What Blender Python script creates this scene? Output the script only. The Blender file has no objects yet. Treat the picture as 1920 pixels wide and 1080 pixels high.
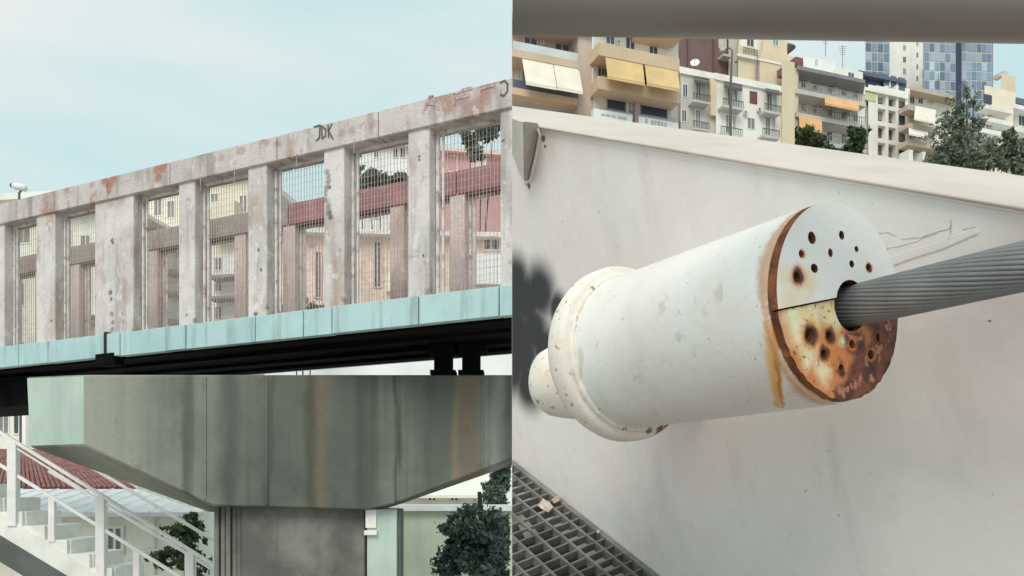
import bpy, bmesh, math, random
from mathutils import Vector, Matrix
random.seed(7)
scene = bpy.context.scene
COL = scene.collection

# ------------------------------------------------------------------ camera, sky, sun, exposure
F, VH, EYE = 1500.0, 914.0, 2.6          # focal length in photo pixels, horizon row, eye height
cam_d = bpy.data.cameras.new('camera'); cam = bpy.data.objects.new('camera', cam_d); COL.objects.link(cam)
cam.location = (0, 0, EYE); cam.rotation_euler = (math.radians(90), 0, 0)
cam_d.sensor_width = 36; cam_d.lens = F/1920*36
cam_d.shift_y = (VH-540)/1920
cam_d.clip_start = .02; cam_d.clip_end = 4000
scene.camera = cam

SUN_AZ, SUN_EL = math.radians(195), math.radians(44)     # compass azimuth of the sun (0 = +Y, clockwise)
w = bpy.data.worlds.new('World'); scene.world = w; w.use_nodes = True
nt = w.node_tree; nt.nodes.clear()
out = nt.nodes.new('ShaderNodeOutputWorld'); bg = nt.nodes.new('ShaderNodeBackground')
sky = nt.nodes.new('ShaderNodeTexSky'); sky.sky_type = 'NISHITA'; sky.sun_disc = False
sky.sun_elevation = SUN_EL; sky.sun_rotation = SUN_AZ
sky.air_density = 1.3; sky.dust_density = 2.5; sky.ozone_density = 2.0
tc = nt.nodes.new('ShaderNodeTexCoord'); mp = nt.nodes.new('ShaderNodeMapping')
mp.inputs['Location'].default_value = (.35, .1, .62)
mp.inputs['Scale'].default_value = (1.0, 1.0, 4.2)
nz = nt.nodes.new('ShaderNodeTexNoise'); nz.inputs['Scale'].default_value = 1.3; nz.inputs['Detail'].default_value = 5; nz.inputs['Roughness'].default_value = .5
rp = nt.nodes.new('ShaderNodeMapRange'); rp.inputs['From Min'].default_value = .36; rp.inputs['From Max'].default_value = .70
rp.inputs['To Min'].default_value = .0; rp.inputs['To Max'].default_value = 1.0
cl = nt.nodes.new('ShaderNodeMix'); cl.data_type = 'RGBA'
cl.inputs['A'].default_value = (4.7, 7.3, 7.55, 1); cl.inputs['B'].default_value = (8.4, 8.4, 8.2, 1)   # thin and thick cloud
mx = nt.nodes.new('ShaderNodeMix'); mx.data_type = 'RGBA'
mx.inputs['Factor'].default_value = .93               # overcast: mostly cloud in front of the sky
bg.inputs['Strength'].default_value = .1
L = nt.links.new
L(tc.outputs['Generated'], mp.inputs['Vector']); L(mp.outputs['Vector'], nz.inputs['Vector'])
L(nz.outputs['Fac'], rp.inputs['Value']); L(rp.outputs['Result'], cl.inputs['Factor'])
L(sky.outputs['Color'], mx.inputs['A']); L(cl.outputs['Result'], mx.inputs['B'])
L(mx.outputs['Result'], bg.inputs['Color']); L(bg.outputs['Background'], out.inputs['Surface'])

sd = bpy.data.lights.new('sun', 'SUN'); sun = bpy.data.objects.new('sun', sd); COL.objects.link(sun)
sd.energy = 1.7; sd.angle = math.radians(30); sd.color = (1, .94, .86)
sv = Vector((math.sin(SUN_AZ)*math.cos(SUN_EL), math.cos(SUN_AZ)*math.cos(SUN_EL), math.sin(SUN_EL)))
sun.rotation_euler = sv.to_track_quat('Z', 'Y').to_euler(); sun.location = (0, 0, 60)
vs = scene.view_settings; vs.view_transform = 'Standard'; vs.look = 'None'; vs.exposure = 0.13; vs.gamma = 1.0
scene.render.engine = 'CYCLES'; scene.cycles.max_bounces = 6

# ------------------------------------------------------------------ helpers
def lin(c): return c/12.92 if c <= .04045 else ((c+.055)/1.055)**2.4
def S(r, g, b, l=.78):                                   # display colour to surface colour
    return tuple(min(.86, max(.004, lin(x/255)/l)) for x in (r, g, b))
def P(u, v, Y): return Vector(((u-960)/F*Y, Y, EYE+(VH-v)/F*Y))
def ray(u, v): return Vector(((u-960)/F, 1, (VH-v)/F))
EYEV = Vector((0, 0, EYE))
def hit(u, v, q, n):                                     # where the sight line of a photo point meets a plane
    r = ray(u, v); return EYEV + r*((q-EYEV).dot(n)/r.dot(n))

class MB:
    def __init__(s): s.v = []; s.f = []; s.mi = []
    def add(s, vs, fs, m=0):
        o = len(s.v); s.v += [tuple(x) for x in vs]; s.f += [tuple(i+o for i in f) for f in fs]; s.mi += [m]*len(fs); return s
    def hexa(s, c, m=0):                                 # 8 corners: bottom ring 0-3, top ring 4-7
        return s.add(c, [(3,2,1,0),(4,5,6,7),(0,1,5,4),(1,2,6,5),(2,3,7,6),(3,0,4,7)], m)
    def obox(s, o, ax, ay, az, m=0):                     # corner + three edge vectors
        c = [o, o+ax, o+ax+ay, o+ay]; return s.hexa(c+[p+az for p in c], m)
    def box(s, x0, x1, y0, y1, z0, z1, m=0):
        return s.obox(Vector((x0,y0,z0)), Vector((x1-x0,0,0)), Vector((0,y1-y0,0)), Vector((0,0,z1-z0)), m)
    def tube(s, pts, r, n=8, cap=True, m=0):
        pts = [Vector(p) for p in pts]; k = len(pts); rs = r if isinstance(r, (list, tuple)) else [r]*k
        vs = []; fs = []
        for i, p in enumerate(pts):
            d = (pts[min(i+1, k-1)]-pts[max(i-1, 0)]).normalized()
            e = d.orthogonal() if abs(d.z) > .95 else d.cross(Vector((0,0,1)))
            e.normalize(); g = e.cross(d)
            for j in range(n):
                a = 2*math.pi*j/n; vs.append(p + (e*math.cos(a)+g*math.sin(a))*rs[i])
        for i in range(k-1):
            for j in range(n):
                j2 = (j+1) % n; fs.append((i*n+j, i*n+j2, (i+1)*n+j2, (i+1)*n+j))
        if cap: fs += [tuple(reversed(range(n))), tuple((k-1)*n+j for j in range(n))]
        return s.add(vs, fs, m)
    def prism(s, ring, d, m=0):                          # polygon ring extruded along d
        n = len(ring); r2 = [p+d for p in ring]
        return s.add(list(ring)+r2, [tuple(reversed(range(n))), tuple(range(n, 2*n))]+[(i, (i+1)%n, (i+1)%n+n, i+n) for i in range(n)], m)
    def loft(s, a, b, m=0):
        n = len(a); return s.add(list(a)+list(b), [tuple(reversed(range(n))), tuple(range(n, 2*n))]+[(i, (i+1)%n, (i+1)%n+n, i+n) for i in range(n)], m)
    def mesh(s, name, mats, smooth=False, bevel=0, clip=0, fix=True):
        me = bpy.data.meshes.new(name); me.from_pydata(s.v, [], s.f)
        for m in (mats if isinstance(mats, (list, tuple)) else [mats]): me.materials.append(m)
        if len(s.mi) == len(me.polygons): me.polygons.foreach_set('material_index', s.mi)
        if fix or bevel or clip:
            bm = bmesh.new(); bm.from_mesh(me)
            if fix: bmesh.ops.recalc_face_normals(bm, faces=bm.faces)
            if bevel: bmesh.ops.bevel(bm, geom=bm.edges, offset=bevel, segments=1, affect='EDGES')
            if clip:                                     # keep the piece on one side of the gap between the two places
                g = bm.verts[:]+bm.edges[:]+bm.faces[:]
                r = bmesh.ops.bisect_plane(bm, geom=g, plane_co=(clip*.0006,0,0), plane_no=(-clip,0,0), clear_outer=True)
                ed = [e for e in r['geom_cut'] if isinstance(e, bmesh.types.BMEdge)]
                if ed: bmesh.ops.holes_fill(bm, edges=ed)
            bm.to_mesh(me); bm.free()
        if smooth: me.polygons.foreach_set('use_smooth', [True]*len(me.polygons))
        return me
    def build(s, name, mats, parent=None, **k):
        return link(name, s.mesh(name, mats, **k), parent)
def link(name, me, parent=None):
    o = bpy.data.objects.new(name, me); COL.objects.link(o)
    if parent is not None: adopt(o, parent)
    return o
def world_loc(o):
    p = o.location.copy()
    if o.parent is not None: p = Vector(o.location) + world_loc(o.parent) + o.matrix_parent_inverse.translation
    return p
def adopt(o, parent):
    o.parent = parent; o.matrix_parent_inverse = Matrix.Translation(-world_loc(parent))
def tag(o, label=None, cat=None, group=None, kind=None):
    for k, x in (('label', label), ('category', cat), ('group', group), ('kind', kind)):
        if x: o[k] = x
    return o
def thing(name, loc, label, cat, group=None):
    o = bpy.data.objects.new(name, None); COL.objects.link(o); o.location = loc; o.empty_display_size = .2
    return tag(o, label, cat, group)

# frame of the bridge: along, across, origin
BD = Vector((-.901, .4338, 0)).normalized()              # along the bridge, away from the eye
BN = Vector((.4338, .901, 0)).normalized()               # across the bridge, away from the eye
BS = Vector((0, 8.8, EYE))
def bp(s, w, z): return BS + BD*s + BN*w + Vector((0,0,z))
def bs(u):                                               # photo column to distance along the near face
    k = (960-u)/F; return 8.8*k/(.901-.4338*k)
def bpx(u, v, w):                                        # photo point to the plane at depth w of the bridge
    return hit(u, v, bp(0,w,0), BN)

# ------------------------------------------------------------------ materials
class Mat:
    def __init__(s, name, rough=.7, metal=0):
        s.m = bpy.data.materials.new(name); s.m.use_nodes = True; s.nt = s.m.node_tree
        s.b = s.nt.nodes['Principled BSDF']; s.b.inputs['Roughness'].default_value = rough; s.b.inputs['Metallic'].default_value = metal
        g = s.nt.nodes.new('ShaderNodeNewGeometry'); s.pos = g.outputs['Position']; s.col = None; s.height = None
    def n(s, t): return s.nt.nodes.new(t)
    def l(s, a, b): s.nt.links.new(a, b)
    def setin(s, sock, x):
        if isinstance(x, bpy.types.NodeSocket): s.l(x, sock)
        elif isinstance(x, tuple): sock.default_value = (x[0], x[1], x[2], 1)
        else: sock.default_value = x
    def noise(s, scale, detail=4, stretch=(1,1,1), rough=.55, lo=.35, hi=.65, off=0):
        mp = s.n('ShaderNodeMapping'); mp.inputs['Scale'].default_value = stretch; mp.inputs['Location'].default_value = (off, off*.7, off*1.3)
        s.l(s.pos, mp.inputs['Vector'])
        z = s.n('ShaderNodeTexNoise'); z.inputs['Scale'].default_value = scale; z.inputs['Detail'].default_value = detail; z.inputs['Roughness'].default_value = rough
        s.l(mp.outputs['Vector'], z.inputs['Vector'])
        return s.ramp(z.outputs['Fac'], lo, hi)
    def ramp(s, v, lo, hi, a=0., b=1.):
        r = s.n('ShaderNodeMapRange'); r.interpolation_type = 'SMOOTHSTEP'
        r.inputs['From Min'].default_value = lo; r.inputs['From Max'].default_value = hi
        r.inputs['To Min'].default_value = a; r.inputs['To Max'].default_value = b
        s.l(v, r.inputs['Value']); return r.outputs['Result']
    def math(s, op, a, b):
        m = s.n('ShaderNodeMath'); m.operation = op; s.setin(m.inputs[0], a); s.setin(m.inputs[1], b); return m.outputs[0]
    def mix(s, fac, a, b):
        m = s.n('ShaderNodeMix'); m.data_type = 'RGBA'; s.setin(m.inputs['Factor'], fac); s.setin(m.inputs['A'], a); s.setin(m.inputs['B'], b)
        return m.outputs['Result']
    def near(s, pts, wobble=0., wscale=20):              # scaled distance to the nearest of some spots (centre, radius)
        pos = s.pos
        if wobble:
            z = s.n('ShaderNodeTexNoise'); z.inputs['Scale'].default_value = wscale; z.inputs['Detail'].default_value = 3; s.l(s.pos, z.inputs['Vector'])
            a = s.n('ShaderNodeVectorMath'); a.operation = 'SUBTRACT'; s.l(z.outputs['Color'], a.inputs[0]); a.inputs[1].default_value = (.5,.5,.5)
            b = s.n('ShaderNodeVectorMath'); b.operation = 'MULTIPLY_ADD'; s.l(a.outputs[0], b.inputs[0]); b.inputs[1].default_value = (wobble,)*3; s.l(s.pos, b.inputs[2]); pos = b.outputs[0]
        cur = None
        for p, r in pts:
            d = s.n('ShaderNodeVectorMath'); d.operation = 'DISTANCE'; s.l(pos, d.inputs[0]); d.inputs[1].default_value = p
            q = s.math('MULTIPLY', d.outputs['Value'], 1/r)
            cur = q if cur is None else s.math('MINIMUM', cur, q)
        return cur
    def bump(s, h, strength=.3, dist=.01):
        b = s.n('ShaderNodeBump'); b.inputs['Strength'].default_value = strength; b.inputs['Distance'].default_value = dist
        s.l(h, b.inputs['Height']); s.l(b.outputs['Normal'], s.b.inputs['Normal']); return s
    def done(s, col): s.setin(s.b.inputs['Base Color'], col); return s.m
def plain(name, c, rough=.7, var=.12, scale=3., metal=0, bump=0, stain=None, streak=0.):
    m = Mat(name, rough, metal)
    lo = tuple(x*(1-var) for x in c); hi = tuple(min(.9, x*(1+var)) for x in c)
    col = m.mix(m.noise(scale), lo, hi)
    if stain: col = m.mix(m.math('MULTIPLY', m.noise(scale*1.7, 5, off=3.1, lo=.5, hi=.75), .8), col, stain)
    if streak: col = m.mix(m.math('MULTIPLY', m.noise(scale*4, 4, stretch=(1,1,.06), off=5, lo=.45, hi=.75), streak), col, tuple(x*.35 for x in c))
    if bump: m.bump(m.noise(scale*12, 4, lo=.2, hi=.8), bump, .01)
    return m.done(col)
M = {}
def concrete(name, base, dark, rust, k_rust, k_streak, scale=1.6, spots=()):
    m = Mat(name, .85)
    c = m.mix(m.noise(scale), base, tuple(x*.82 for x in base))
    c = m.mix(m.math('MULTIPLY', m.noise(5, 5, (1,1,.12), off=2, lo=.48, hi=.72), k_streak), c, dark)
    c = m.mix(m.math('MULTIPLY', m.noise(2.2, 6, (1,1,.55), off=7, lo=.53, hi=.66), k_rust), c, rust)
    c = m.mix(m.math('MULTIPLY', m.noise(9, 6, off=11, lo=.58, hi=.76), .5), c, dark)
    c = m.mix(m.math('MULTIPLY', m.noise(26, 7, off=17, lo=.62, hi=.72), .35), c, tuple(x*.55 for x in dark))
    c = m.mix(m.math('MULTIPLY', m.noise(11, 7, (1,1,.6), off=27, lo=.6, hi=.64), .5), c, tuple(min(.8, x*1.2) for x in base))
    for pts, colr, k in spots: c = m.mix(m.math('MULTIPLY', m.ramp(m.near(pts, .09, 9), .35, 1.15, 1, 0), k), c, colr)
    m.bump(m.noise(28, 5, lo=.2, hi=.8), .4, .012); return m.done(c)
M['post'] = concrete('weathered_post_paint', S(198,192,190), S(118,109,104), S(152,124,108), .5, .55, spots=[([(bpx(u,v,0), r) for u,v,r in ((210,450,.045),(212,456,.04),(618,400,.05),(620,408,.05),(484,468,.028),(618,352,.03),(793,478,.03),(786,292,.03),(787,300,.03),(488,505,.03),(945,262,.025),(207,548,.05),(208,560,.035),(96,600,.03),(480,590,.04),(350,590,.035))], S(88,82,84), .9), ([(bpx(u,v,0), .05) for u,v in ((210,590),(211,605),(210,620),(209,635),*[(613+3*math.sin(q), 322+q*9) for q in range(9)],(250,620),(365,600),(500,575),(645,560),(803,545))], S(120,112,110), .8), ([(bpx(u,372,0), .14) for u in (190,206,225)], S(150,116,98), .5)])
M['rail'] = concrete('weathered_rail_paint', S(188,179,176), S(104,95,90), S(148,112,96), .75, .65, spots=[([(bpx(u,v,-.035), r) for u,v,r in ((196,338,.10),(206,345,.11),(212,336,.10),(204,358,.07),(294,318,.10),(303,315,.10),(297,332,.09),(308,308,.07))], S(150,100,80), .85), ([(bpx(u,v,-.035), .07) for u,v in ((172,346),(520,270),(448,285),(455,282),(500,268),(400,300),(415,296),(640,250),(660,246),(870,185),(860,190),(700,232))], S(150,124,120), .6)])
M['rail_far'] = concrete('grey_brown_concrete', S(150,141,134), S(108,100,96), S(120,90,86), .5, .5)
M['rail_red'] = concrete('maroon_painted_concrete', S(148,104,107), S(108,78,80), S(168,118,118), .6, .5)
M['post_far'] = concrete('dusty_pink_concrete', S(204,186,180), S(150,130,126), S(150,110,106), .4, .5)
M['rust'] = plain('flaking_rust', S(142,88,66), .9, .35, 14, bump=.4, stain=S(90,58,50))
M['graffiti'] = plain('graffiti_paint', S(88,80,84), .6, .25, 20)
M['graffiti_red'] = plain('faded_red_graffiti_paint', S(170,142,140), .7, .25, 20)
M['wire'] = plain('galvanised_wire', S(176,160,152), .6, .15, 20)
M['wire_frame'] = plain('mesh_frame_paint', S(196,190,186), .6, .15, 6, stain=S(120,86,80))
M['black_steel'] = plain('near_black_steel', (.006,.007,.007), .95, .3, 2)  # near-black base colour for deck, beams, bearings and joint bracket
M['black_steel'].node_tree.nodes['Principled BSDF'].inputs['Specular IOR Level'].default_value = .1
M['dark_gap'] = plain('dark_joint', (.02,.02,.02), .9)
def fascia_mat():
    m = Mat('pale_teal_fascia_paint', .55)
    oi = m.n('ShaderNodeObjectInfo')
    c = m.mix(m.noise(1.4), S(164,190,190), S(152,180,181)); c = m.mix(m.math('MULTIPLY', oi.outputs['Random'], .5), c, S(158,184,186))
    c = m.mix(m.math('MULTIPLY', m.noise(7, 5, (1,1,.1), off=4, lo=.5, hi=.72), .6), c, S(116,130,126))
    c = m.mix(m.math('MULTIPLY', m.noise(20, 6, (1,1,.35), off=14, lo=.6, hi=.75), .3), c, S(128,116,106))
    m.bump(m.noise(3, 3, lo=.2, hi=.8), .25, .02); return m.done(c)
M['fascia'] = fascia_mat()
def pier_mat():
    m = Mat('streaked_shaded_pier_concrete', .88)
    c = m.mix(m.noise(.9, 5), S(124,126,117,.9), S(98,101,94,.9))
    c = m.mix(m.math('MULTIPLY', m.noise(2.4, 4, (1,1,.035), off=1, lo=.46, hi=.62), .62), c, S(56,60,57,.78))
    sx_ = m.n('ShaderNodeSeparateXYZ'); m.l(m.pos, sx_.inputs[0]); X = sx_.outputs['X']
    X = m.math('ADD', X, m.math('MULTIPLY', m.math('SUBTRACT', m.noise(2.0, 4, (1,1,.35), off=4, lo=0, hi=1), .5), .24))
    for (u, wpx, k, colr) in ((180,190,.8,S(154,156,144,.9)),(520,170,.6,S(66,70,66,.9)),(650,120,.5,S(62,66,62,.9)),(820,110,.4,S(70,73,68,.9)),(586,16,.7,S(66,62,46,.78)),(604,20,.4,S(112,94,72,.78)),(430,30,.6,S(54,60,57,.78)),(505,10,.6,S(60,64,60,.78)),(746,9,.7,S(54,60,58,.78)),(806,16,.55,S(72,76,74,.78)),(860,14,.55,S(128,112,84,.78)),(886,26,.65,S(112,94,70,.78)),(345,14,.4,S(70,74,70,.78)),(930,26,.5,S(150,152,144,.78))):  # broad bands paint deck shade and the lit left end; narrow ones are streaks
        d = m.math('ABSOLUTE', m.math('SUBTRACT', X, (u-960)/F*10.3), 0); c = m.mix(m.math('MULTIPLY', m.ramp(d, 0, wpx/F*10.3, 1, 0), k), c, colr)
    c = m.mix(m.math('MULTIPLY', m.noise(6, 6, (1,1,.5), off=6, lo=.55, hi=.8), .5), c, S(66,66,63,.78))
    m.bump(m.noise(25, 5, lo=.2, hi=.8), .35, .01); return m.done(c)
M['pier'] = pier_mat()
def column_mat():
    m = Mat('stained_column_concrete', .88)
    c = m.mix(m.noise(1.6, 5), S(128,125,120,.9), S(92,90,86,.9))
    c = m.mix(m.math('MULTIPLY', m.noise(4, 5, (1,1,.12), off=1, lo=.46, hi=.68), .5), c, S(78,76,74,.78))
    m.bump(m.noise(25, 5, lo=.2, hi=.8), .35, .01); return m.done(c)
M['column'] = column_mat()
M['pale_teal'] = plain('pale_teal_paint', S(164,180,170), .6, .07, 1.2, streak=.15)
M['stair'] = plain('cream_stair_paint', S(226,221,208), .75, .05, 2, stain=S(204,196,182), streak=.12)
M['stair_rail'] = plain('pinkish_white_rail_paint', S(232,220,212), .55, .05, 4, stain=S(212,190,180))
M['stringer'] = plain('dark_grey_stringer', S(86,88,86), .8, .15, 2)
M['white_sheet'] = plain('white_roof_sheet', S(236,238,234), .6, .04, 1.5, streak=.1)
M['cream_wall'] = plain('cream_render', S(222,214,200), .9, .06, .5, stain=S(196,186,172), streak=.12)
M['white_wall'] = plain('white_render', S(230,223,214), .9, .05, .4, streak=.12)
M['green_wall'] = plain('pale_green_render', S(190,198,176), .9, .08, .6, streak=.2)
M['red_tile'] = plain('red_roof_tile', S(122,82,78), .9, .25, 5, stain=S(88,66,64))
M['yellow_wall'] = plain('pale_yellow_render', S(208,200,180,.78), .9, .05, .3, streak=.1)
M['red_wall'] = plain('dull_red_render', S(182,138,138), .9, .1, .4, streak=.15)
M['pink_brick'] = plain('pink_beige_brickwork', S(208,184,170), .9, .12, 1.5, stain=S(168,140,130))
M['glass'] = plain('dark_window_glass', S(62,66,78), .15, .2, .3)
M['glass_blue'] = plain('blue_grey_glass', S(86,96,116), .12, .25, .2)
M['shutter'] = plain('grey_shutter', S(120,120,122), .7, .1, 1)
M['frame'] = plain('window_frame_paint', S(206,204,198), .6, .06, 1)
M['asphalt'] = plain('asphalt', (.055,.055,.055), .95, .25, .8, bump=.2)
M['bark'] = plain('bark', (.05,.045,.04), .95, .3, 6, bump=.4)
def leaf_mat(name, a, b, scale=1.2):
    m = Mat(name, .6); m.b.inputs['Specular IOR Level'].default_value = .3
    return m.done(m.mix(m.noise(scale, 5), a, b))
M['leaf_dark'] = leaf_mat('dark_green_leaf', (.055,.085,.07), (.13,.17,.14))
M['leaf_mid'] = leaf_mat('mid_green_leaf', (.035,.06,.022), (.075,.11,.045))
M['leaf_grey'] = leaf_mat('grey_green_needle', (.10,.12,.085), (.20,.225,.16), .4)

# ------------------------------------------------------------------ the ground
g = MB(); g.add([(-2000,-300,0),(2000,-300,0),(2000,3000,0),(-2000,3000,0)], [(0,1,2,3)])
M['bounce_ground'] = plain('pale_bounce_ground', (.42,.375,.345), .9, .15, .5, stain=(.30,.27,.25))  # pale warm ground colour, chosen to bounce light up onto the girder
tag(g.build('ground', M['bounce_ground'], fix=False), kind='structure')

# ================================================================== LEFT PLACE: the footbridge
def bbox(mb, s0, s1, w0, w1, z0, z1): return mb.obox(bp(s0,w0,z0), BD*(s1-s0), BN*(w1-w0), Vector((0,0,z1-z0)))
Z_F0, Z_F1, Z_R0, Z_R1, BW = 1.885, 2.215, 4.17, 4.49, 2.2
bridge = thing('footbridge', bp(3, 1.1, -2.6+1.8), 'concrete footbridge with framed parapets of grey posts and pale teal fascia panels', 'footbridge')
posts_u = [(938, 985), (765, 805), (607, 645), (465, 500), (335, 365), (178, 250), (68, 103), (-32, 8), (-118, -80)]
posts = [(bs(b), bs(a)) for a, b in posts_u]
# deck, beams under it
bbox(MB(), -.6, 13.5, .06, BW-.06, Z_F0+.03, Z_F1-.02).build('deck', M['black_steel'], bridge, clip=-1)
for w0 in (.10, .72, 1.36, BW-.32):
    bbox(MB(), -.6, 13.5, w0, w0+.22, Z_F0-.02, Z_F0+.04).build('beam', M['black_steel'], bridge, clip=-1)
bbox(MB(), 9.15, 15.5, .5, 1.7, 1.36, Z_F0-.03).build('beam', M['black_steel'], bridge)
# near parapet
for a, b in posts:
    bbox(MB(), a, b, .0, .26, Z_F1-.01, Z_R0+.01).build('post', M['post'], bridge, bevel=.008, clip=-1)
joints_r = [-.6] + [bs(x) for x in (712, 522, 322, 205, -60)] + [13.5]
for a, b in zip(joints_r, joints_r[1:]):
    bbox(MB(), a+.006, b-.006, -.035, .30, Z_R0, Z_R1).build('rail_segment', M['rail'], bridge, bevel=.01, clip=-1)
bbox(MB(), -.6, 13.5, .02, .26, Z_R0+.03, Z_R1-.03).build('rail_core', M['dark_gap'], bridge, clip=-1)
joints_f = [-.6] + [bs(x) for x in (940, 790, 628, 575, 485, 355, 318, 232, 205, 97, 42, -70)] + [13.5]
for i, (a, b) in enumerate(zip(joints_f, joints_f[1:])):
    dz = random.uniform(-.006, .006); dw = random.uniform(0, .008)
    bbox(MB(), a+.008, b-.008, -.06-dw, .05, Z_F0+dz, Z_F1+dz).build('fascia_panel', M['fascia'], bridge, bevel=.005, clip=-1)
bbox(MB(), -.6, 13.5, -.02, .12, Z_F0+.02, Z_F1-.02).build('fascia_backing', M['dark_gap'], bridge, clip=-1)
# bearing stub and rust at the expansion joint
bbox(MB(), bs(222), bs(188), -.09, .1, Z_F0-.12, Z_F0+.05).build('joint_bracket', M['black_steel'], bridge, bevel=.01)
bbox(MB(), bs(208), bs(203), -.075, .0, Z_F0-.02, Z_F1+.03).build('expansion_joint', M['dark_gap'], bridge)
def stroke(pl, w, wd, mat):
    mb = MB()
    for (a, b) in zip(pl, pl[1:]):
        A, B = bpx(*a, w), bpx(*b, w); d = (B-A).normalized(); e = d.cross(BN).normalized()*wd
        mb.prism([A-e-d*wd*.5, B-e+d*wd*.5, B+e+d*wd*.5, A+e-d*wd*.5], -BN*.003)
    mb.build('graffiti', mat, bridge)
G, GR = M['graffiti'], M['graffiti_red']
stroke([(589,238),(600,235),(599,258),(593,264)], -.038, .011, G)                     # J
stroke([(603,236),(604,260),(610,255),(611,243),(603,236)], -.038, .010, G)           # D
stroke([(615,234),(616,258)], -.038, .010, G); stroke([(622,232),(616,246),(624,260)], -.038, .010, G)   # K
stroke([(796,205),(806,181),(811,181),(822,205)], -.038, .017, GR); stroke([(801,196),(816,195)], -.038, .012, GR)   # A
stroke([(868,170),(851,176),(852,196)], -.038, .014, GR); stroke([(852,186),(878,180)], -.038, .012, GR); stroke([(868,169),(884,165)], -.038, .02, GR)
stroke([(900,162),(900,190)], -.038, .008, GR); stroke([(903,166),(925,160)], -.038, .014, GR)
stroke([(938,155),(946,151),(952,158),(951,172),(944,180),(938,177)], -.038, .010, G)   # O
for x in (664, 556, 440, 376): stroke([(x, 252-.245*(x-700)+0),(x, 278-.245*(x-700))], -.038, .005, GR)
# wire mesh panels in the openings
def mesh_panel(s0, s1, w, z0, z1, name_parent, pitch=.046):
    mb = MB(); n = max(2, int((s1-s0)/pitch))
    for i in range(1, n):
        s = s0+(s1-s0)*i/n + random.uniform(-.004, .004)
        bbox(mb, s-.0022, s+.0022, w-.003, w+.003, z0, z1)
    m = int((z1-z0)/.085)
    for i in range(1, m):
        z = z0+(z1-z0)*i/m; bbox(mb, s0, s1, w+.004, w+.006, z-.0014, z+.0014)
    o = mb.build('wire_mesh', M['wire'], bridge, clip=-1); o['kind'] = 'stuff'
    fr = MB()
    for s in (s0, s1-.035): bbox(fr, s, s+.035, w-.015, w+.02, z0, z1)
    for z in (z0, z1-.035): bbox(fr, s0, s1, w-.012, w+.017, z, z+.035)
    fr.build('mesh_frame', M['wire_frame'], bridge, clip=-1)
    bbox(MB(), s1-.10, s1-.075, w-.01, w+.015, z0, z1).build('mesh_stile', M['wire_frame'], bridge, clip=-1)
for i in range(len(posts)-1):
    mesh_panel(posts[i][1]+.01, posts[i+1][0]-.01, .15, Z_F1+.02, Z_R0-.0, bridge)
# far parapet
fs = [i*1.02-.35 for i in range(-1, 16)]
for s in fs:
    bbox(MB(), s, s+.24, BW-.24, BW, Z_F1-.01, Z_R0+.01).build('post', M['post_far'], bridge, clip=-1)
joints_b = [-2.6, 1.02*2-.23, 1.02*5-.23, 1.02*9-.23, 16]
for i, (a, b) in enumerate(zip(joints_b, joints_b[1:])):
    bbox(MB(), a+.006, b-.006, BW-.26, BW+.03, Z_R0-.02, Z_R1).build('rail_segment', M['rail_red'] if i < 2 else M['rail_far'], bridge, bevel=.01, clip=-1)
for a, b in zip(fs, fs[1:]):
    if b > .3: mesh_panel(a+.25, b-.01, BW-.12, Z_F1+.02, Z_R0-.03, bridge, .06)
for i in range(9):
    bbox(MB(), i*1.6-.8, i*1.6+.79, BW-.05, BW+.06, Z_F0, Z_F1).build('fascia_panel', M['fascia'], bridge, clip=-1)
# bearings between deck and pier
CY0, CY1 = 10.3, 11.6
def bearing(u, Y):
    x = (u-960)/F*Y
    b = MB(); b.box(x-.17, x+.17, Y-.16, Y+.16, EYE+1.50, EYE+1.56); b.box(x-.12, x+.12, Y-.12, Y+.12, EYE+1.56, EYE+1.80); b.box(x-.21, x+.21, Y-.19, Y+.19, EYE+1.80, EYE+1.90)
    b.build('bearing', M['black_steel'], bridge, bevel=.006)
for u, Y in ((832, 10.75), (884, 10.75)): bearing(u, Y)

# ------------------------------------------------------------------ pier
def fx(u, Y): return (u-960)/F*Y
def fz(v, Y): return EYE+(VH-v)/F*Y
pier = thing('bridge_pier', ((fx(540,CY0)), CY0+.7, 0), 'water streaked grey concrete pier with wide hammerhead cap below the bridge', 'pier')
front = [(158,703),(158,835),(400,948),(690,956),(745,943),(990,848),(990,703)]
fr = [P(u, v, CY0) for u, v in front]
bk = [Vector((fx(50,CY1), CY1, EYE+1.60)), Vector((fx(56,CY1), CY1, fz(838,CY1))), Vector((fx(392,CY1), CY1, fz(960,CY1))), Vector((fx(705,CY1), CY1, fz(960,CY1))),
      Vector((fx(760,CY1), CY1, fz(942,CY1))), Vector((fx(995,CY1), CY1, fz(860,CY1))), Vector((fx(995,CY1), CY1, EYE+1.50))]
cap = MB(); n = len(fr)
cap.add(fr+bk, [tuple(range(n))], 0); cap.f.append(tuple(reversed(range(n, 2*n)))); cap.mi.append(0)
for i in range(n):
    j = (i+1) % n; cap.f.append((i, i+n, j+n, j)); cap.mi.append(1 if i == 0 else 0)
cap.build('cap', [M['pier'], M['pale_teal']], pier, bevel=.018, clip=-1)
for u, wd in ((500, .02), (745, .03), (385, .014), (905, .012)):                       # raised form joints on the face of the cap
    zb = {500: 948, 745: 941, 385: 938, 905: 880}[u]
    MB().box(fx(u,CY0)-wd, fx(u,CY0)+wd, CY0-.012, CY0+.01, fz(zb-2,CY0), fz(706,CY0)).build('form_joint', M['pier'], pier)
CF = CY0+.22
MB().box(fx(452,CF), fx(684,CF), CF, CF+1.0, 0, fz(945,CF)).build('column', M['column'], pier, bevel=.015)
for i, u in enumerate((400, 411, 422, 433, 443)):
    MB().box(fx(u,CF), fx(u+8.5,CF), CF+.02+.03*(i % 2), CF+.95, 0, fz(945,CF)).build('column_rib', M['column'], pier, bevel=.008)
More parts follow.
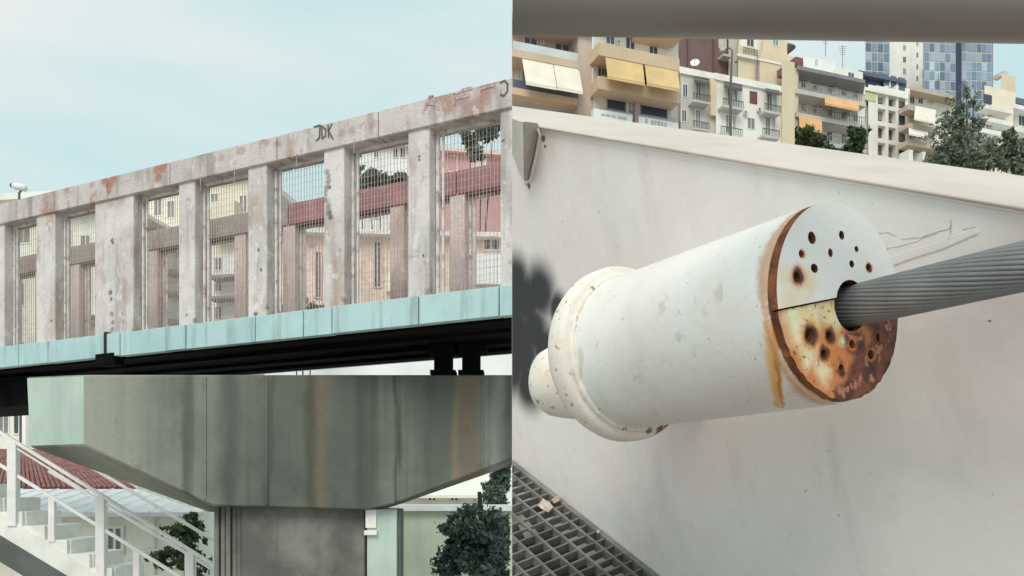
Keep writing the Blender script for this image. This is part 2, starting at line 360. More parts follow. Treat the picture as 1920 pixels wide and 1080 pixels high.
MB().box(fx(398,CF)+.02, fx(453,CF), CF+.09, CF+.93, 0, fz(945,CF)).build('column_backing', M['pier'], pier)
# pale square post beside the pier
UY = 10.46
up = thing('utility_post', (fx(716,UY), UY, 0), 'pale teal square post standing against the right side of the pier', 'post')
MB().box(fx(688,UY), fx(744,UY), UY, UY+.4, 0, EYE-.28).build('shaft', M['pale_teal'], up, bevel=.01)
MB().box(fx(744,UY)+.004, fx(750,UY), UY+.05, UY+.35, 0, EYE-.285).build('edge_channel', M['stringer'], up)
MB().box(fx(684,UY), fx(708,UY), UY-.06, UY-.002, fz(1003,UY), fz(994,UY)).build('clamp', M['frame'], up, bevel=.005)
MB().box(fx(686,UY), fx(706,UY), UY-.03, UY-.002, fz(990,UY), fz(955,UY)).build('cover_plate', M['stair_rail'], up, bevel=.005)

# ------------------------------------------------------------------ stairs
SY, SW = 12.7, 1.05
st = thing('staircase', (fx(200,SY), SY+.8, 0), 'cream concrete staircase with pinkish white handrails descending left of the pier', 'staircase')
def sx(u): return fx(u, SY)
def sz(v): return fz(v, SY)
step_u0, step_v0, run, rise = -84, 905, 42.0, 26.4
for i in range(-3, 11):
    u0 = step_u0+run*i; v0 = step_v0+rise*i+2
    MB().box(sx(u0), sx(u0+run)+.03, SY+.06, SY+SW, sz(v0+70), sz(v0)).build('step', M['stair'], st, bevel=.008)
    MB().box(sx(u0)+.002, sx(u0+run)-.002, SY, SY+.058, sz(v0+64), sz(v0)+.004).build('side_panel', M['stair'], st)
def slope_bar(u0, v0, u1, v1, th, y0, y1, name, mat):
    a, b = Vector((sx(u0), 0, sz(v0))), Vector((sx(u1), 0, sz(v1)))
    h = Vector((0, 0, -th)); ring = [a, b, b+h, a+h]
    MB().prism([p+Vector((0,y0,0)) for p in ring], Vector((0, y1-y0, 0))).build(name, mat, st, bevel=.006)
slope_bar(-200, 834, 372, 1194, .40, SY-.03, SY+.05, 'side_wall', M['stair'])
slope_bar(-200, 881, 372, 1226, .42, SY-.05, SY+.04, 'stringer', M['stringer'])
hr = lambda u: 806+.622*u                                                                # handrail line
slope_bar(-220, hr(-220), 430, hr(430), .058, SY-.05, SY+.02, 'handrail', M['stair_rail'])
slope_bar(-220, hr(-220)+13, 430, hr(430)+13, .03, SY-.03, SY+.01, 'under_rail', M['stair_rail'])
slope_bar(-220, hr(-220)+62, 430, hr(430)+62, .06, SY-.03, SY+.02, 'mid_rail', M['stair_rail'])
for u in (-140, 25, 190, 357):
    MB().box(sx(u-8.5), sx(u+8.5), SY-.055, SY+.07, sz(hr(u)+165), sz(hr(u)+6)).build('post', M['stair_rail'], st, bevel=.006)
for u in (-58, 97, 256, 415):
    MB().box(sx(u-6), sx(u+6), SY-.02, SY+.05, sz(hr(u)+150), sz(hr(u)+66)).build('baluster', M['stair_rail'], st, bevel=.005)
# upper far rail seen just above the red roof
a0, b0 = Vector((sx(20), SY+SW, sz(822))), Vector((sx(470), SY+SW, sz(1090)))
for k in (0, -.5): MB().tube([a0+Vector((0,0,k)), b0+Vector((0,0,k))], .03, 8).build('far_rail', M['stair_rail'], st)

# ------------------------------------------------------------------ facades
curtains = []
class Facade:
    def __init__(s, u0, Y0, vp=5200, root=None, clip=0):
        d = Vector(((vp-960)/F, 1, 0)) if vp > 960 else -Vector(((vp-960)/F, 1, 0))
        s.d = d.normalized(); s.n = Vector((s.d.y, -s.d.x, 0)); s.o = P(u0, VH, Y0); s.root = root; s.clip = clip
    def loc(s, u, v, o=0):
        return hit(u, v, s.o+s.n*o, s.n)
    def span(s, u0, u1, v0, v1, o):
        a = s.loc(u0, v0, o); b = s.loc(u1, v0, o); z1 = s.loc(u0, v1, o).z
        a2 = Vector((a.x, a.y, 0)); b2 = Vector((b.x, b.y, 0)); return a2, b2, z1, a.z
    def box(s, name, mat, u0, u1, v0, v1, o0, o1, parent=None, floor=False, bevel=0):
        a, b, z0, z1 = s.span(u0, u1, v0, v1, o1)
        if floor: z0 = 0
        d = b-a; dep = s.n*(o1-o0)
        if o1-o0 > 4 and s.o.x > 0:                       # the lots run back askew to the street
            r = Vector((a.x, a.y, 0)).normalized(); dep = -r*((o1-o0)/abs(r.dot(s.n)))
        return MB().obox(a+Vector((0,0,z0))-dep, d, dep, Vector((0,0,z1-z0))).build(name, mat, parent or s.root, bevel=bevel, clip=s.clip)
    def window(s, u0, u1, v0, v1, o=0., glass=None, frame=None, bars=1, fw=.07):
        a, b, z0, z1 = s.span(u0, u1, v0, v1, o+.05); d = b-a; w = d.length; e = d.normalized(); mb = MB(); U = Vector((0,0,1))
        q = a - s.n*.07
        for (x, y, ww, hh) in ((0,z0,w,fw),(0,z1-fw,w,fw),(0,z0+fw,fw,z1-z0-2*fw),(w-fw,z0+fw,fw,z1-z0-2*fw)):
            mb.obox(q+e*x+U*y, e*ww, s.n*.07, U*hh)
        for k in range(1, bars+1): mb.obox(q+e*(w*k/(bars+1)-fw*.4)+U*(z0+fw), e*fw*.8, s.n*.062, U*(z1-z0-2*fw))
        f = mb.build('window', frame or M['frame'], s.root, clip=s.clip)
        MB().obox(q+e*fw+U*(z0+fw)+s.n*.01, e*(w-2*fw), s.n*.015, U*(z1-z0-2*fw)).build('pane', random.choice(curtains) if glass in (None, M['glass']) and curtains else glass or M['glass'], f, clip=s.clip)
        return f
    def railing(s, u0, u1, v0, v1, o, mat, n=8, parent=None):
        a, b, z0, z1 = s.span(u0, u1, v0, v1, o); e = b-a; U = Vector((0,0,1)); mb = MB()
        mb.obox(a+U*(z1-.06), e, -s.n*.06, U*.06)
        for k in range(n+1): mb.obox(a+e*(k/n*.985)+U*z0, e.normalized()*.05, -s.n*.04, U*(z1-z0-.06))
        return mb.build('railing', mat, parent or s.root, clip=s.clip)
    def awning(s, u0, u1, v0, v1, o0, o1, mat, du=0):                                    # sloping cloth from the wall out to its front bar
        a = s.loc(u0, v0, o0); b = s.loc(u1, v0, o0); b.z = a.z
        c = s.loc(u0+du, v1, o1); d = s.loc(u1+du, v1, o1); d.z = c.z
        t = Vector((0,0,-.05)); mb = MB(); mb.hexa([a+t, b+t, d+t, c+t, a, b, d, c]); 
        mb.obox(c+Vector((0,0,-.22)), d-c, -s.n*.04, Vector((0,0,.2)))
        return mb.build('awning', mat, s.root, clip=s.clip)

def tree(name, base, height, crown, leaves, size, mats, label, cat, group=None, clip=0, trunk_r=.15, seed=1, flat=.25):
    rnd = random.Random(seed); t = thing(name, base, label, cat, group); base = Vector(base)
    mb = MB(); top = base+Vector((rnd.uniform(-.3,.3)*trunk_r*4, 0, height*.7))
    mb.tube([base, base.lerp(top, .5)+Vector((trunk_r*.6,0,0)), top], [trunk_r, trunk_r*.75, trunk_r*.4], 7)
    for c, r in crown:
        c = Vector(c); p = base.lerp(top, rnd.uniform(.5, .95)); mb.tube([p, p.lerp(c, .55)+Vector((0,0,.1*r[2])), c], [trunk_r*.35, trunk_r*.22, trunk_r*.08], 5)
    for c, r in crown:
        c = Vector(c)
        for _ in range(5):
            e = c+Vector((rnd.uniform(-1,1)*r[0], rnd.uniform(-1,1)*r[1], rnd.uniform(-.4,1.1)*r[2])); mb.tube([c, c.lerp(e,.5)+Vector((0,0,.08*r[2])), e], [trunk_r*.10, trunk_r*.07, trunk_r*.03], 4)
    mb.build('trunk', M['bark'], t, clip=clip)
    vs, fs = [], []; tot = sum(r[0]*r[1]*r[2] for c, r in crown)**1
    for c, r in crown:
        c = Vector(c); k = int(leaves*(r[0]*r[1]*r[2])/tot)
        subs = [Vector((rnd.gauss(0,.5)*r[0], rnd.gauss(0,.5)*r[1], rnd.gauss(0,.5)*r[2])) for _ in range(22)]
        for _ in range(k):
            sc = rnd.choice(subs); q = c+sc+Vector((rnd.gauss(0,.17)*r[0], rnd.gauss(0,.17)*r[1], rnd.gauss(0,.15)*r[2]))
            if clip and q.x*clip < size: continue
            a = Vector((rnd.gauss(0,1), rnd.gauss(0,1), rnd.gauss(0,1)*.6)).normalized(); b = a.orthogonal().normalized(); b.rotate(Matrix.Rotation(rnd.uniform(0,6.28), 3, a))
            e = a.cross(b); l = size*rnd.choice((.45,.6,.8,1.,1.,1.3,1.6))*rnd.uniform(.8,1.2); wd = l*rnd.uniform(.35,.6); o = len(vs)
            vs += [q-b*l, q+e*wd*.9, q+b*l, q-e*wd]; fs.append((o,o+1,o+2,o+3))
    mb = MB(); mb.v = [tuple(x) for x in vs]; mb.f = fs; mb.mi = [0]*len(fs)
    mb.build('crown', mats, t, fix=False); return t

# ------------------------------------------------------------------ houses and trees behind the bridge
def sheet_house():
    t = thing('low_house', P(190, VH, 17.5)-Vector((0,0,EYE)), 'low cream outbuilding with sloping white sheet roof behind the stairs', 'building')
    f = Facade(0, 17.4, 1e6, t)
    f.box('wall', M['cream_wall'], -260, 372, 958, 1080, -2.6, 0, floor=True)
    a = [P(-300,962,17.0), P(384,960,17.0), P(258,917,20), P(-300,917,20)]
    MB().hexa([p+Vector((0,0,-.10)) for p in a]+a).build('roof', M['white_sheet'], t, bevel=.01)
    for u in range(-280, 360, 40):
        p0, p1 = P(u,961,17.0), P(960+(u-960)*17/20, 917, 20)
        MB().tube([p0+Vector((0,-.01,.012)), p1+Vector((0,0,.012))], .018, 5).build('roof_seam', M['white_sheet'], t)
    f.window(196, 232, 985, 1040, 0, M['shutter']); f.box('ledge', M['frame'], 262, 345, 1030, 1036, 0, .25); f.box('pipe', M['frame'], 285, 289, 962, 1080, 0, .1, floor=True)
sheet_house()
def red_house():
    t = thing('red_roofed_house', P(140, VH, 27)-Vector((0,0,EYE)), 'small house with dark red tiled roof seen through the stair railings', 'building')
    Y0, Y1 = 25, 29
    MB().box(fx(-60,Y0), fx(250,Y0), Y0+.3, Y1+3, 0, fz(912,Y0)).build('wall', M['cream_wall'], t)
    a = [P(-80,917,Y0), P(258,917,Y0), P(150,846,Y1), P(-20,846,Y1)]
    rf = MB().hexa([p+Vector((0,0,-.12)) for p in a]+a).build('roof', M['red_tile'], t)
    for i in range(34):
        u = -70+i*9.6; k = (u+80)/338
        p1 = a[3].lerp(a[2], k); p0 = a[0].lerp(a[1], k)
        MB().tube([p0+Vector((0,0,.03)), p1+Vector((0,0,.03))], .07, 5).build('tile_row', M['red_tile'], rf)
red_house()
def cream_block():
    t = thing('apartment_building', P(60, VH, 45)-Vector((0,0,EYE)), 'cream block with brown eaves seen through the leftmost bridge openings', 'building')
    f = Facade(0, 45, -9000, t)
    f.box('wall', M['cream_wall'], -400, 186, 412, 900, -9, 0, floor=True)
    f.box('eaves', plain('brown_eaves', S(150,138,118), .8, .1, 1), -420, 196, 400, 413, -10, .9)
    f.box('roof_slab', M['white_wall'], -410, 190, 388, 400, -10, .4)
    f.window(30, 58, 420, 458, 0, plain('olive_shutter', S(122,122,108), .8, .1, 2))
    f.window(108, 134, 432, 470, 0); f.window(150, 170, 440, 480, 0, M['shutter'])
    for v in (530, 640, 770): 
        for u in (-60, -5, 24, 110, 148): f.window(u, u+22, v, v+45, 0, random.choice([M['glass'], M['shutter']]))
    f.box('balcony', M['white_wall'], 100, 182, 585, 593, 0, 1.0); f.box('balcony', M['shutter'], 100, 182, 604, 608, 0, 1.0)
    f.box('downpipe', M['stringer'], 36, 39, 700, 900, 0, .15, floor=True); f.box('corner_post', M['white_wall'], 41, 48, 700, 900, 0, .3, floor=True)
cream_block()
def yellow_block():
    t = thing('apartment_building', P(360, VH, 52)-Vector((0,0,EYE)), 'pale yellow block with white lower storeys seen through middle left openings', 'building')
    f = Facade(240, 52, -7000, t)
    f.box('wall', M['yellow_wall'], 222, 470, 345, 490, -10, 0); f.box('lower_wall', M['white_wall'], 222, 472, 490, 700, -10, .15, floor=True)
    f.box('roof_slab', M['white_wall'], 216, 476, 335, 346, -10, .5)
    for (u, v) in ((288,372),(312,376),(394,362),(448,366)): f.window(u, u+16, v, v+34, 0, M['shutter'])
    for v in (508, 548, 600):
        f.box('balcony', M['shutter'], 270, 330, v, v+6, .15, 1.3); f.box('balcony', M['shutter'], 388, 458, v+8, v+13, .15, 1.3)
        for u in (284, 312, 402, 440): f.window(u, u+14, v-26, v, .15)
    f.box('parapet', M['yellow_wall'], 396, 440, 378, 445, 0, .9)
yellow_block()
def white_block():
    t = thing('apartment_building', P(705, VH, 60)-Vector((0,0,EYE)), 'white flat roofed block with small dark windows behind the dark treetop', 'building')
    f = Facade(640, 60, 9000, t)
    f.box('wall', M['white_wall'], 636, 782, 262, 700, -10, 0, floor=True); f.box('roof_slab', M['frame'], 632, 786, 256, 263, -10, .5)
    for u in (668, 700, 736, 750): 
        for v in (276, 330, 390): f.window(u, u+11, v, v+20, 0)
white_block()
def red_block():
    t = thing('apartment_building', P(870, VH, 48)-Vector((0,0,EYE)), 'dull red block with pale windows behind the rightmost bridge opening', 'building')
    f = Facade(800, 48, 9000, t, -1)
    f.box('wall', M['red_wall'], 796, 962, 278, 700, -10, 0, floor=True)
    f.box('roof_slab', M['pink_brick'], 794, 962, 272, 279, -10, .4)
    f.window(884, 912, 286, 318, 0, M['cream_wall'], M['cream_wall'], 0); f.window(838, 858, 290, 322, 0, M['red_wall'], M['pink_brick'], 0)
    f.box('cornice', M['red_tile'], 796, 962, 330, 338, 0, .3)
red_block()
def pink_block():
    t = thing('brick_building', P(730, VH, 34)-Vector((0,0,EYE)), 'pink beige walled building with dark openings low behind the bridge parapets', 'building')
    f = Facade(500, 34, 20000, t, -1)
    f.box('wall', M['pink_brick'], 496, 962, 432, 640, -8, 0); f.box('lower_wall', M['white_wall'], 496, 962, 640, 860, -8, .1, floor=True)
    f.box('roof_slab', M['frame'], 492, 962, 424, 433, -8, .5)
    for (u0,u1,v0,v1) in ((528,548,440,478),(530,560,560,590),(590,604,470,560),(700,716,450,540),(740,758,440,500),(742,762,520,580),(852,866,440,530),(905,938,380,392)):
        if v0 > 432: f.window(u0, u1, v0, v1, 0, M['glass'], M['post_far'])
    f.box('panel', M['white_wall'], 536, 566, 494, 548, 0, .3); f.box('panel', M['white_wall'], 892, 940, 476, 532, 0, .3); f.window(905, 938, 440, 470, 0)
    f.box('panel', M['cream_wall'], 724, 760, 512, 545, 0, .25); f.box('balcony', M['shutter'], 836, 944, 556, 562, 0, 1.2)
pink_block()
def green_wall_house():
    t = thing('garden_wall', P(850, VH, 18.3)-Vector((0,0,EYE)), 'pale green rendered wall with light coping right of the pier', 'wall')
    f = Facade(745, 18, 1e6, t, -1)
    f.box('wall', M['green_wall'], 560, 962, 958, 1080, -.3, 0, floor=True); f.box('coping', M['white_sheet'], 556, 962, 947, 958, -.45, .15)
    t = thing('low_house', P(840, VH, 26)-Vector((0,0,EYE)), 'low house with pale hipped roof above the green wall right of the pier', 'building')
    f = Facade(745, 26, 1e6, t, -1)
    f.box('wall', M['cream_wall'], 740, 925, 925, 950, -5, 0, floor=True); f.window(842, 862, 928, 942, 0); f.window(800, 820, 928, 942, 0)
    r = [P(726,928,25.6), P(944,928,25.6), P(905,872,29), P(790,872,29)]
    MB().hexa([p+Vector((0,0,-.1)) for p in r]+r).build('roof', M['cream_wall'], t)
green_wall_house()
def blobs(lst, Y): return [(P(u, v, Y+dy), (ru/F*Y, ru/F*Y*.8, rv/F*Y)) for (u, v, ru, rv, dy) in lst]
tree('leafy_tree', (fx(905,15.2),15.2,0), 3.6, blobs([(900,1010,50,42,0),(870,1050,45,40,.4),(925,1060,45,40,-.3),(850,1000,28,28,.3),(935,985,30,30,0)],15.2), 9000, .055, M['leaf_dark'],
     'dark green bushy tree in front of the pale green wall', 'tree', clip=-1, seed=3, trunk_r=.1)
tree('leafy_tree', (fx(932,22),22,0), 4.2, blobs([(938,905,26,26,0),(925,932,24,20,0),(948,880,18,22,0)],22), 4000, .07, M['leaf_dark'],
     'dark tree rising beside the pale roof under the cap end', 'tree', clip=-1, seed=4, trunk_r=.12)
tree('garden_shrub', (fx(345,15.6),15.6,0), 2.3, blobs([(340,1000,30,22,0),(365,985,22,22,0),(320,1050,35,24,.2),(370,1045,26,30,0)],15.6), 1500, .06, M['leaf_mid'],
     'loose green shrub with gaps between handrail and pier', 'shrub', seed=5, trunk_r=.05)
tree('leafy_tree', (fx(715,44),44,0), 17, blobs([(690,352,30,20,0),(735,346,34,20,0),(712,340,26,16,0),(670,325,12,20,0)],44), 2200, .16, M['leaf_dark'],
     'dark treetop crossing in front of the white block', 'tree', seed=6, trunk_r=.25)
tree('leafy_tree', (fx(900,40),40,0), 18, blobs([(905,248,22,12,0),(880,262,16,12,0),(925,240,14,12,0),(890,290,14,14,0)],40), 500, .2, M['leaf_dark'],
     'sparse dark branches above the red block by the right bridge post', 'tree', clip=-1, seed=8, trunk_r=.2)
tree('garden_shrub', (fx(570,32),32,0), 9, blobs([(545,585,25,12,0),(590,580,20,14,0),(565,570,16,14,0)],32), 500, .12, M['leaf_dark'],
     'dark shrub low behind the middle bridge opening', 'shrub', seed=9, trunk_r=.12)
# little camera on the top rail
sc_ = thing('security_camera', bpx(36, 372, .1), 'small white security camera on a bent bracket on the left rail end', 'camera')
q = bpx(36, 374, .1)
MB().tube([q, q+Vector((.0,0,.10)), q+Vector((.05,0,.16))], .018, 6).build('bracket', M['stringer'], sc_)
MB().tube([q+Vector((-.10,0,.22)), q+Vector((-.06,0,.21)), q+Vector((.10,0,.18)), q+Vector((.12,0,.175))], [.04,.055,.055,.03], 10).build('housing', M['white_sheet'], sc_, smooth=True)
MB().tube([q+Vector((-.13,0,.225)), q+Vector((-.10,0,.22))], .035, 10).build('lens', M['glass'], sc_)

# ================================================================== RIGHT PLACE: girder, anchor, cable
def RP(u, v, Y): return P(u, v, Y)
GD = Vector((-.68, 1, .5707)).normalized()               # along the girder, away from the eye
GU = Vector((-.033, -.352, .935)); GU = (GU-GD*GU.dot(GD)).normalized()     # up the web
GN = GU.cross(GD).normalized()
if GN.y < 0: GN = -GN                                    # through the web, away from the eye
GQ = P(1165, 665, 2.15)
def wp(u, v, o=0.): return hit(u, v, GQ-GN*o, GN)        # photo point on the web (o metres in front of it)
A0, A1 = P(1562, 572, 1.25), P(1185, 662, 1.65)          # anchor tube: free end and root
AX = (A0-A1).normalized(); E1 = Vector((0,0,1)).cross(AX).normalized(); E2 = AX.cross(E1).normalized()
AM = Matrix((E1, E2, AX)).transposed().to_4x4(); AM.translation = A0
R_T, R_C, TH = .155, .181, .016
def tubehit(u, v, r=R_T):                                # photo point on the tube's skin
    d = ray(u, v); o = EYEV-A0; dp = d-AX*d.dot(AX); op = o-AX*o.dot(AX)
    a, b, c = dp.dot(dp), 2*dp.dot(op), op.dot(op)-r*r; D = max(0, b*b-4*a*c)
    return EYEV+d*((-b-math.sqrt(D))/(2*a))
def dischit(u, v, o=0): return hit(u, v, A0+AX*o, AX)
def disc_local(u, v):
    p = dischit(u, v, TH+.002)-A0; return p.dot(E1), p.dot(E2)

def web_mat():
    m = Mat('chalky_white_girder_paint', .5)
    c = m.mix(m.noise(2.2, 5), S(223,210,206), S(213,201,198))
    c = m.mix(m.math('MULTIPLY', m.noise(9, 5, off=4, lo=.5, hi=.74), .25), c, S(192,186,182))
    c = m.mix(m.math('MULTIPLY', m.noise(13, 5, (1,1,.1), off=8, lo=.53, hi=.78), .25), c, S(166,160,150)); c = m.mix(m.math('MULTIPLY', m.noise(30, 6, off=21, lo=.6, hi=.7), .35), c, S(232,226,218)); c = m.mix(m.math('MULTIPLY', m.noise(3.2, 6, (1,1,.4), off=33, lo=.55, hi=.7), .25), c, S(190,182,172))
    c = m.mix(m.math('MULTIPLY', m.noise(60, 3, off=2, lo=.70, hi=.76), .5), c, S(120,108,96))
    sm = [(wp(968,520,), .09), (wp(985,560), .12), (wp(965,620), .15), (wp(1000,620), .11), (wp(1020,655), .10), (wp(960,690), .11), (wp(990,720), .10), (wp(955,575),.16), (wp(1045,575), .06), (wp(1010,545), .10), (wp(975,655), .15), (wp(950,650), .17)]
    c = m.mix(m.ramp(m.near(sm, .05, 3), .4, 1.35, 1, 0), c, S(40,37,41))
    spots = [(wp(1855,602), .0028), (wp(1573,966), .0022), (wp(1019,260), .012), (wp(1022,275), .006), (wp(992,349), .011), (wp(1125,263), .004), (wp(1198,255), .004)]
    c = m.mix(m.ramp(m.near(spots, .004, 60), .5, 1.0, 1, 0), c, S(96,84,78))
    m.bump(m.noise(38, 5, lo=.2, hi=.8), .12, .004); return m.done(c)
def anchor_mat():
    m = Mat('anchor_white_paint', .42)
    c = m.mix(m.noise(5, 5), S(234,218,210), S(221,205,199))
    c = m.mix(m.math('MULTIPLY', m.noise(22, 5, off=6, lo=.55, hi=.78), .35), c, S(188,180,166))
    c = m.mix(m.math('MULTIPLY', m.noise(7, 5, (1.2,1.2,.5), off=16, lo=.52, hi=.72), .4), c, S(186,194,192))
    c = m.mix(m.math('MULTIPLY', m.noise(90, 3, off=31, lo=.69, hi=.72), .6), c, S(150,128,104))
    c = m.mix(m.math('MULTIPLY', m.noise(14, 6, (3,.4,1), off=41, lo=.62, hi=.68), .4), c, S(164,158,148))
    drip = [(tubehit(1447+.16*i, 618+i*2.6), .017*(1-.3*i/36)) for i in range(36)]+[(tubehit(1453+i*.42, 712+i*2.4), .0085) for i in range(22)]
    c = m.mix(m.math('MULTIPLY', m.ramp(m.near(drip, .018, 22), .25, 1.35, 1, 0), .9), c, S(212,158,78))
    core = [(tubehit(1450+i*.3, 614+i*2.6), .0065) for i in range(32)]+[(tubehit(1460+i*.3, 700+i*2.6), .0042) for i in range(26)]
    c = m.mix(m.math('MULTIPLY', m.ramp(m.near(core, .014, 28), .3, 1.3, 1, 0), .85), c, S(184,108,28))
    rim = [(A0-AX*.004+(E1*math.cos(a)+E2*math.sin(a))*R_T, .009 + .012*max(0, math.sin((k-8)*.25))) for k, a in [(k, math.pi*(.62+k*.02)) for k in range(44)]]
    c = m.mix(m.math('MULTIPLY', m.ramp(m.near(rim, .02, 45), .2, 1.25, 1, 0), .85), c, S(188,142,104))
    m.bump(m.noise(55, 5, lo=.2, hi=.8), .16, .004); return m.done(c)
def collar_mat():
    m = Mat('collar_cream_paint', .5)
    c = m.mix(m.noise(6, 5), S(228,216,204), S(212,200,190))
    c = m.mix(m.math('MULTIPLY', m.noise(60, 4, off=2, lo=.62, hi=.67), .85), c, S(134,104,70)); c = m.mix(m.math('MULTIPLY', m.noise(16, 5, off=12, lo=.55, hi=.7), .5), c, S(196,178,148))
    rs = [(hit(1262,806,A1+AX*.002,AX), .035), (hit(1285,800,A1,AX), .035), (hit(1240,812,A1,AX), .022), (hit(1215,806,A1,AX), .012)]
    c = m.mix(m.ramp(m.near(rs, .02, 40), .5, 1.1, 1, 0), c, S(112,80,62))
    m.bump(m.noise(60, 5, lo=.2, hi=.8), .2, .004); return m.done(c)
def plate_mat(name, holes, lower):
    m = Mat(name, .6)
    c = m.mix(m.noise(14, 4), S(238,226,219), S(232,217,208))
    if not lower:
        warm = [(dischit(1470,562), .028), (dischit(1490,570), .024), (dischit(1520,563), .018), (dischit(1462,575), .035), (dischit(1452,520), .028), (dischit(1495,535), .03)]
        c = m.mix(m.math('MULTIPLY', m.ramp(m.near(warm, .02, 30), .3, 1.3, 1, 0), .7), c, S(230,186,132))
    else:
        c = m.mix(1.0, c, m.mix(m.noise(25, 5, off=2), S(236,216,184), S(228,196,148)))
        tan = [(dischit(1480,598), .042), (dischit(1490,625), .036), (dischit(1500,660), .032), (dischit(1540,592), .036), (dischit(1530,700), .026), (dischit(1560,735), .02), (dischit(1510,600), .035), (dischit(1570,640), .02)]
        c = m.mix(m.math('MULTIPLY', m.ramp(m.near(tan, .045, 24), .45, 1.25, 0, 1), .95), c, S(186,110,56))
        br = [(dischit(1655,640), .055), (dischit(1640,690), .05), (dischit(1610,720), .05), (dischit(1580,750), .035), (dischit(1665,610), .04), (dischit(1590,660), .03), (dischit(1560,690), .016), (dischit(1625,600),.03)]
        br = m.ramp(m.near(br, .06, 18), .8, 1.3, 1, 0)
        c = m.mix(br, c, m.mix(m.noise(34, 6, off=3), S(114,64,50), S(60,38,36)))
        c = m.mix(m.math('MULTIPLY', m.noise(50, 6, off=8, lo=.56, hi=.66), br), c, S(168,112,88)); c = m.mix(m.math('MULTIPLY', m.noise(110, 4, off=9, lo=.6, hi=.66), .7), c, S(58,38,36))
    c = m.mix(m.math('MULTIPLY', m.ramp(m.near(holes, .014, 55), 1.1, 2.6, 1, 0), .8), c, S(204,126,60))
    c = m.mix(m.ramp(m.near(holes, .012, 60), .9, 1.75, 1, 0), c, S(70,46,44))
    m.bump(m.noise(60, 5, lo=.2, hi=.8), .3 if lower else .12, .004); return m.done(c)
M['web'] = web_mat(); M['anchor'] = anchor_mat(); M['collar'] = collar_mat()
M['flange'] = plain('bright_white_flange_paint', S(216,202,190,1.05), .5, .06, 3, stain=S(204,188,172,1.05), bump=.1)
M['bracket_shaded'] = plain('bracket_paint_in_shade', S(158,148,142), .6, .08, 6, stain=S(130,118,110))  # shade on the stiffener plate, put into its grey-brown colour
M['bracket_light'] = plain('beige_bracket_paint', S(190,184,172), .6, .06, 6)  # lighter copy of the bracket colour for its other plate
M['rust_edge'] = plain('rusty_plate_edge', S(150,92,58), .9, .5, 30, bump=.9, stain=S(70,44,38))
M['hole'] = plain('dark_hole', (.01,.009,.009), .9)
M['strand'] = plain('galvanised_strand', S(126,126,127), .45, .12, 9, metal=.25)
M['strand_gap'] = plain('dark_cable_core', (.012,.012,.012), .9)  # near-black core that shows in the gaps between the wires
M['rail_pipe'] = plain('dark_grey_rail_paint', S(120,112,106), .45, .06, 3)
def grate_mat():
    m = Mat('grey_grating', .75); c = m.mix(m.noise(9, 5), S(122,119,115), S(96,94,91)); c = m.mix(m.math('MULTIPLY', m.noise(30, 4, off=4, lo=.58, hi=.75), .6), c, S(84,80,76)); m.bump(m.noise(90,4),.3,.003); return m.done(c)
M['grate'] = grate_mat(); M['dark_backing'] = plain('dark_backing_sheet', S(34,36,35), .9, .2, 4)

girder = thing('box_girder', wp(1500, 900), 'chalky white painted steel box girder with black spray smudge and bright top flange', 'girder')
t0, t1 = wp(880, 213.6)+GD*.9, wp(2050, 406.4)-GD*.75                  # top edge of the web
b0 = hit(880, 800, GQ, GN)
def gprism(ring, d, name, mat, bevel=0, clip=1): return MB().prism(ring, d).build(name, mat, girder, bevel=bevel, clip=clip)
dn = -GU*2.3
gprism([t0-GU*.008, t1-GU*.008, t1+dn*1., t0+dn*1.], GN*.014, 'web', M['web'])
fh = hit(1440, 264, wp(1440, 306), GU)                    # far edge of the flange seen above its near edge
fw = (fh-wp(1440, 306)).dot(GN)
c0, c1 = t0-GN*.012, t1-GN*.012
gprism([c0+GU*.0, c1+GU*.0, c1+GN*(fw+.012), c0+GN*(fw+.012)], -GU*.006, 'top_flange', M['flange'], bevel=.002)
gprism([t0-GU*.008+GN*(fw-.05), t1-GU*.008+GN*(fw-.05), t1+dn+GN*(fw-.05), t0+dn+GN*(fw-.05)], GN*.014, 'back_web', M['web'])
wl = MB(); k = 90
wl.tube([t0.lerp(t1, i/k)-GN*.002-GU*(.009+.0004*math.sin(i*2.1)) for i in range(k+1)], [.0034+.0005*math.sin(i*1.7) for i in range(k+1)], 6)
wl.build('weld_bead', M['web'], girder, smooth=True, clip=1)
# strip plate behind the cable
def quad_plate(px, o, th, name, mat): gprism([wp(u, v) for u, v in px], -GN*th, name, mat, bevel=.0015)
quad_plate([(1640,497),(1700,474),(1760,456),(1828,430),(1836,437),(1770,466),(1706,486),(1650,508)], 0, .0015, 'patch_plate', M['web'])
def crack(pl, wd):
    mb = MB(); rr = random.Random(len(pl)*7+int(pl[0][0])); q = []
    for a, b in zip(pl, pl[1:]):
        for k in range(4): q.append((a[0]+(b[0]-a[0])*k/4+rr.uniform(-1.5,1.5), a[1]+(b[1]-a[1])*k/4+rr.uniform(-1.5,1.5)))
    for a, b in zip(q, q[1:]):
        A, B = wp(*a), wp(*b); e = (B-A).normalized().cross(GN)*wd*rr.uniform(.4,1.2); mb.prism([A-e, B-e, B+e, A+e], -GN*.0006)
    mb.build('paint_crack', M['crack'], girder)
M['crack'] = plain('dirt_in_paint_crack', S(180,172,164), .9, .2, 40)
crack([(1642,438),(1668,436),(1684,444)], .0012); crack([(1690,448),(1730,444),(1775,430),(1790,420)], .0009); crack([(1782,412),(1784,436),(1774,455)], .0009); crack([(1640,470),(1700,458),(1775,432)], .0006); crack([(1806,430),(1838,424)], .0006)
